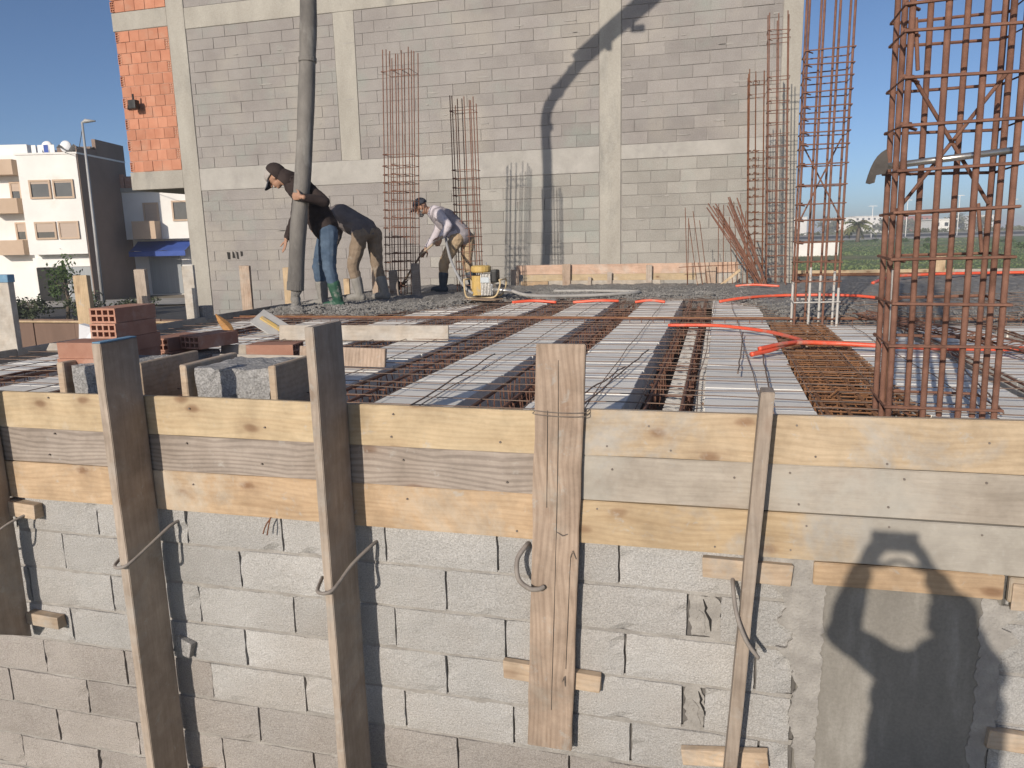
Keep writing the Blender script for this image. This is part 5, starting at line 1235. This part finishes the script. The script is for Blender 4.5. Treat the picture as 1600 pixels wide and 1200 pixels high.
for s_, u_, h_, r_, lab in ((-24.8,39,1.4,1.0,'dark shrub left of the thin leafy tree'),(-22.2,40,1.3,1.1,'dark shrub right of the thin leafy tree'),(-20.2,41,1.1,1.0,'low shrub below the street lamp'),(-26.6,38,1.4,1.0,'dark shrub at the left frame edge')):
    tree('shrub', cam2w(s_, u_, GZ), h_, r_, lab, 'shrub', gs, 1100, .09, m_shrub, cz=.55)
sheet('verge', -34, -15, 31, 37.5, 0.05, m_grass, 10, 4)
# palm
pb = cam2w(91, 200); pb.z = hgt(pb.x, pb.y)
pt = thing('palm_tree', pb, 'bushy palm tree standing alone at the edge of the field', 'palm tree')
bm = bmesh.new(); tube(bm, [pb, pb+Vector((.1,0,2)), pb+Vector((0,0,4.4))], [.55,.45,.5], 10); part('trunk', bm, m_bark, pt, smooth=True)
for k in range(34):
    a = k*2.399; el_ = U(-.5, 1.1); L = U(3.0, 4.6); bm = bmesh.new(); pts = []
    for i in range(7):
        t = i/6; pts.append(pb+Vector((math.cos(a)*L*t*math.cos(el_*.6), math.sin(a)*L*t*math.cos(el_*.6), 4.4+L*(math.sin(el_)*t-.55*t*t))))
    sd2 = Vector((-math.sin(a), math.cos(a), 0))
    for i in range(6):
        for s in (-1, 1):
            for q in (0, .5):
                p = pts[i].lerp(pts[i+1], q); w_ = .75*(1-abs(i/6-.4)); vv = [bm.verts.new(p), bm.verts.new(pts[min(i+1,6)]), bm.verts.new(p+sd2*s*w_+Vector((0,0,-.45))+(pts[i+1]-pts[i])*.8)]; bm.faces.new(vv)
    part('frond', bm, m_leafdry, pt)
# shrubs, lamp posts and houses across the field
gl = 'white lamp posts along the far road'
for i, (s_, lab, top) in enumerate(((112,'leftmost white lamp post on the far road',10),(122.6,'second white lamp post on the far road from the left',11.5),(138.5,'white lamp post behind the middle of the big rebar column',12.5),(155,'rightmost white lamp post near the frame edge',11))):
    p = cam2w(s_, 237); p.z = hgt(p.x, p.y); t = thing('lamp_post', p, lab, 'lamp post', gl)
    bm = bmesh.new(); tube(bm, [p, p+Vector((0,0,top))], [.16,.09], 8); part('pole', bm, m_whitepaint, t, smooth=True)
    bm = bmesh.new(); tube(bm, [p+Vector((-1.2,0,top)), p+Vector((0,0,top+.05)), p+Vector((1.2,0,top))], .09, 6); part('cross_arm', bm, m_whitepaint, t)
bm = bmesh.new()
for k in range(150):
    u_ = U(256, 420); s_ = U(.28*u_, .75*u_+10); p = cam2w(s_, u_); p.z = hgt(p.x, p.y)+U(.2, 1.2)
    crown(bm, p, (U(1.5,4.5), U(1.5,4), U(.8,2.3)), 130, .55, clumps=7)
part('scrub', bm, m_scrub, kind='stuff', label='band of grey green scrub beyond the far road', cat='scrub')
bm = bmesh.new()
for k in range(16):
    u_ = U(95, 215); s_ = U(.33*u_, .72*u_); p = cam2w(s_, u_); p.z = hgt(p.x, p.y)+.3
    if noise.noise(Vector((s_*.05, u_*.05, 1))) < .0: continue
    crown(bm, p, (U(.8,2.2), U(.8,2.2), U(.3,.8)), 160, .28, clumps=6)
part('low_bushes', bm, m_leaf, kind='stuff', label='patches of low green bushes scattered in the field', cat='bushes')
gt = 'far trees behind the scrub'
for i, (s_, u_, h_, r_) in enumerate(((196,470,11,6),(215,440,9,7),(238,460,8,8),(262,450,10,7),(290,470,9,8),(318,460,10,8),(345,480,9,8))):
    p = cam2w(s_, u_); p.z = hgt(p.x, p.y)
    tree('far_tree', p, h_, r_, 'hazy green tree on the far skyline, number %s counted from the left' % ('one two three four five six seven'.split()[i]), 'tree', gt, 700, .9, m_scrub, .6)
gh_ = 'small houses on the far skyline'
hs = [(205,540,9,11.0,m_white,'leftmost tiny white house on the skyline by the slim rebar column'),(228,520,14,9.5,m_white,'tiny white block on the skyline left of the palm'),(256,540,26,10.5,m_white,'long tiny white building right of the palm'),(300,560,24,10.0,m_redroof,'tiny red walled building behind the big rebar column'),(243,330*1.0,10,5.2,m_white,None),(345,560,16,9.5,m_white,'rightmost tiny white house on the skyline')]
for s_, u_, wd, zt, mt, lab in hs:
    if lab is None: s_, u_, wd, zt, lab = 170, 300, 9, 4.2, 'white flat roofed house among the scrub behind the big rebar column'
    p = cam2w(s_, u_); gz = hgt(p.x, p.y); t = thing('far_house', (p.x, p.y, gz), lab, 'house', gh_, rz=YAW)
    house_box('wall', s_-wd/2, s_+wd/2, u_, u_+10, gz-.5, zt, mt, t); house_box('roof', s_-wd/2-.4, s_+wd/2+.4, u_-.4, u_+10.4, zt+.002, zt+.4, m_white if mt != m_redroof else m_redroof, t)
    n = int(wd/4)
    for k in range(n): house_box('window', s_-wd/2+1.2+k*(wd-2)/n, s_-wd/2+2.6+k*(wd-2)/n, u_-.08, u_-.002, zt-2.4, zt-1.0, m_pane, t)
lw = thing('low_white_wall', cam2w(44, 110, -2), 'low white wall at the field edge behind the slim rebar column', 'wall', rz=YAW)
p = cam2w(44, 110); gz = hgt(p.x, p.y)
house_box('wall', 39.5, 47.4, 110, 110.3, gz-.3, -.75, m_white, lw); house_box('coping', 39.45, 47.45, 109.95, 110.35, -.748, -.65, m_whitepaint, lw)

# ------------------------------------------------------------------ haze
mt = bpy.data.materials.new('haze_air'); mt.use_nodes = True; nn = mt.node_tree.nodes; nn.clear()
vo_ = nn.new('ShaderNodeVolumePrincipled'); vo_.inputs['Color'].default_value = (.86,.90,.97,1); vo_.inputs['Density'].default_value = 0.0009; vo_.inputs['Anisotropy'].default_value = 0.0
om = nn.new('ShaderNodeOutputMaterial'); mt.node_tree.links.new(vo_.outputs[0], om.inputs['Volume'])
bm = bmesh.new(); box(bm, (-2600,-500,GZ-1.2), (2600,3100,13.0)); part('haze', bm, mt, kind='stuff', label='thin pale haze in the air over the whole place', cat='haze')
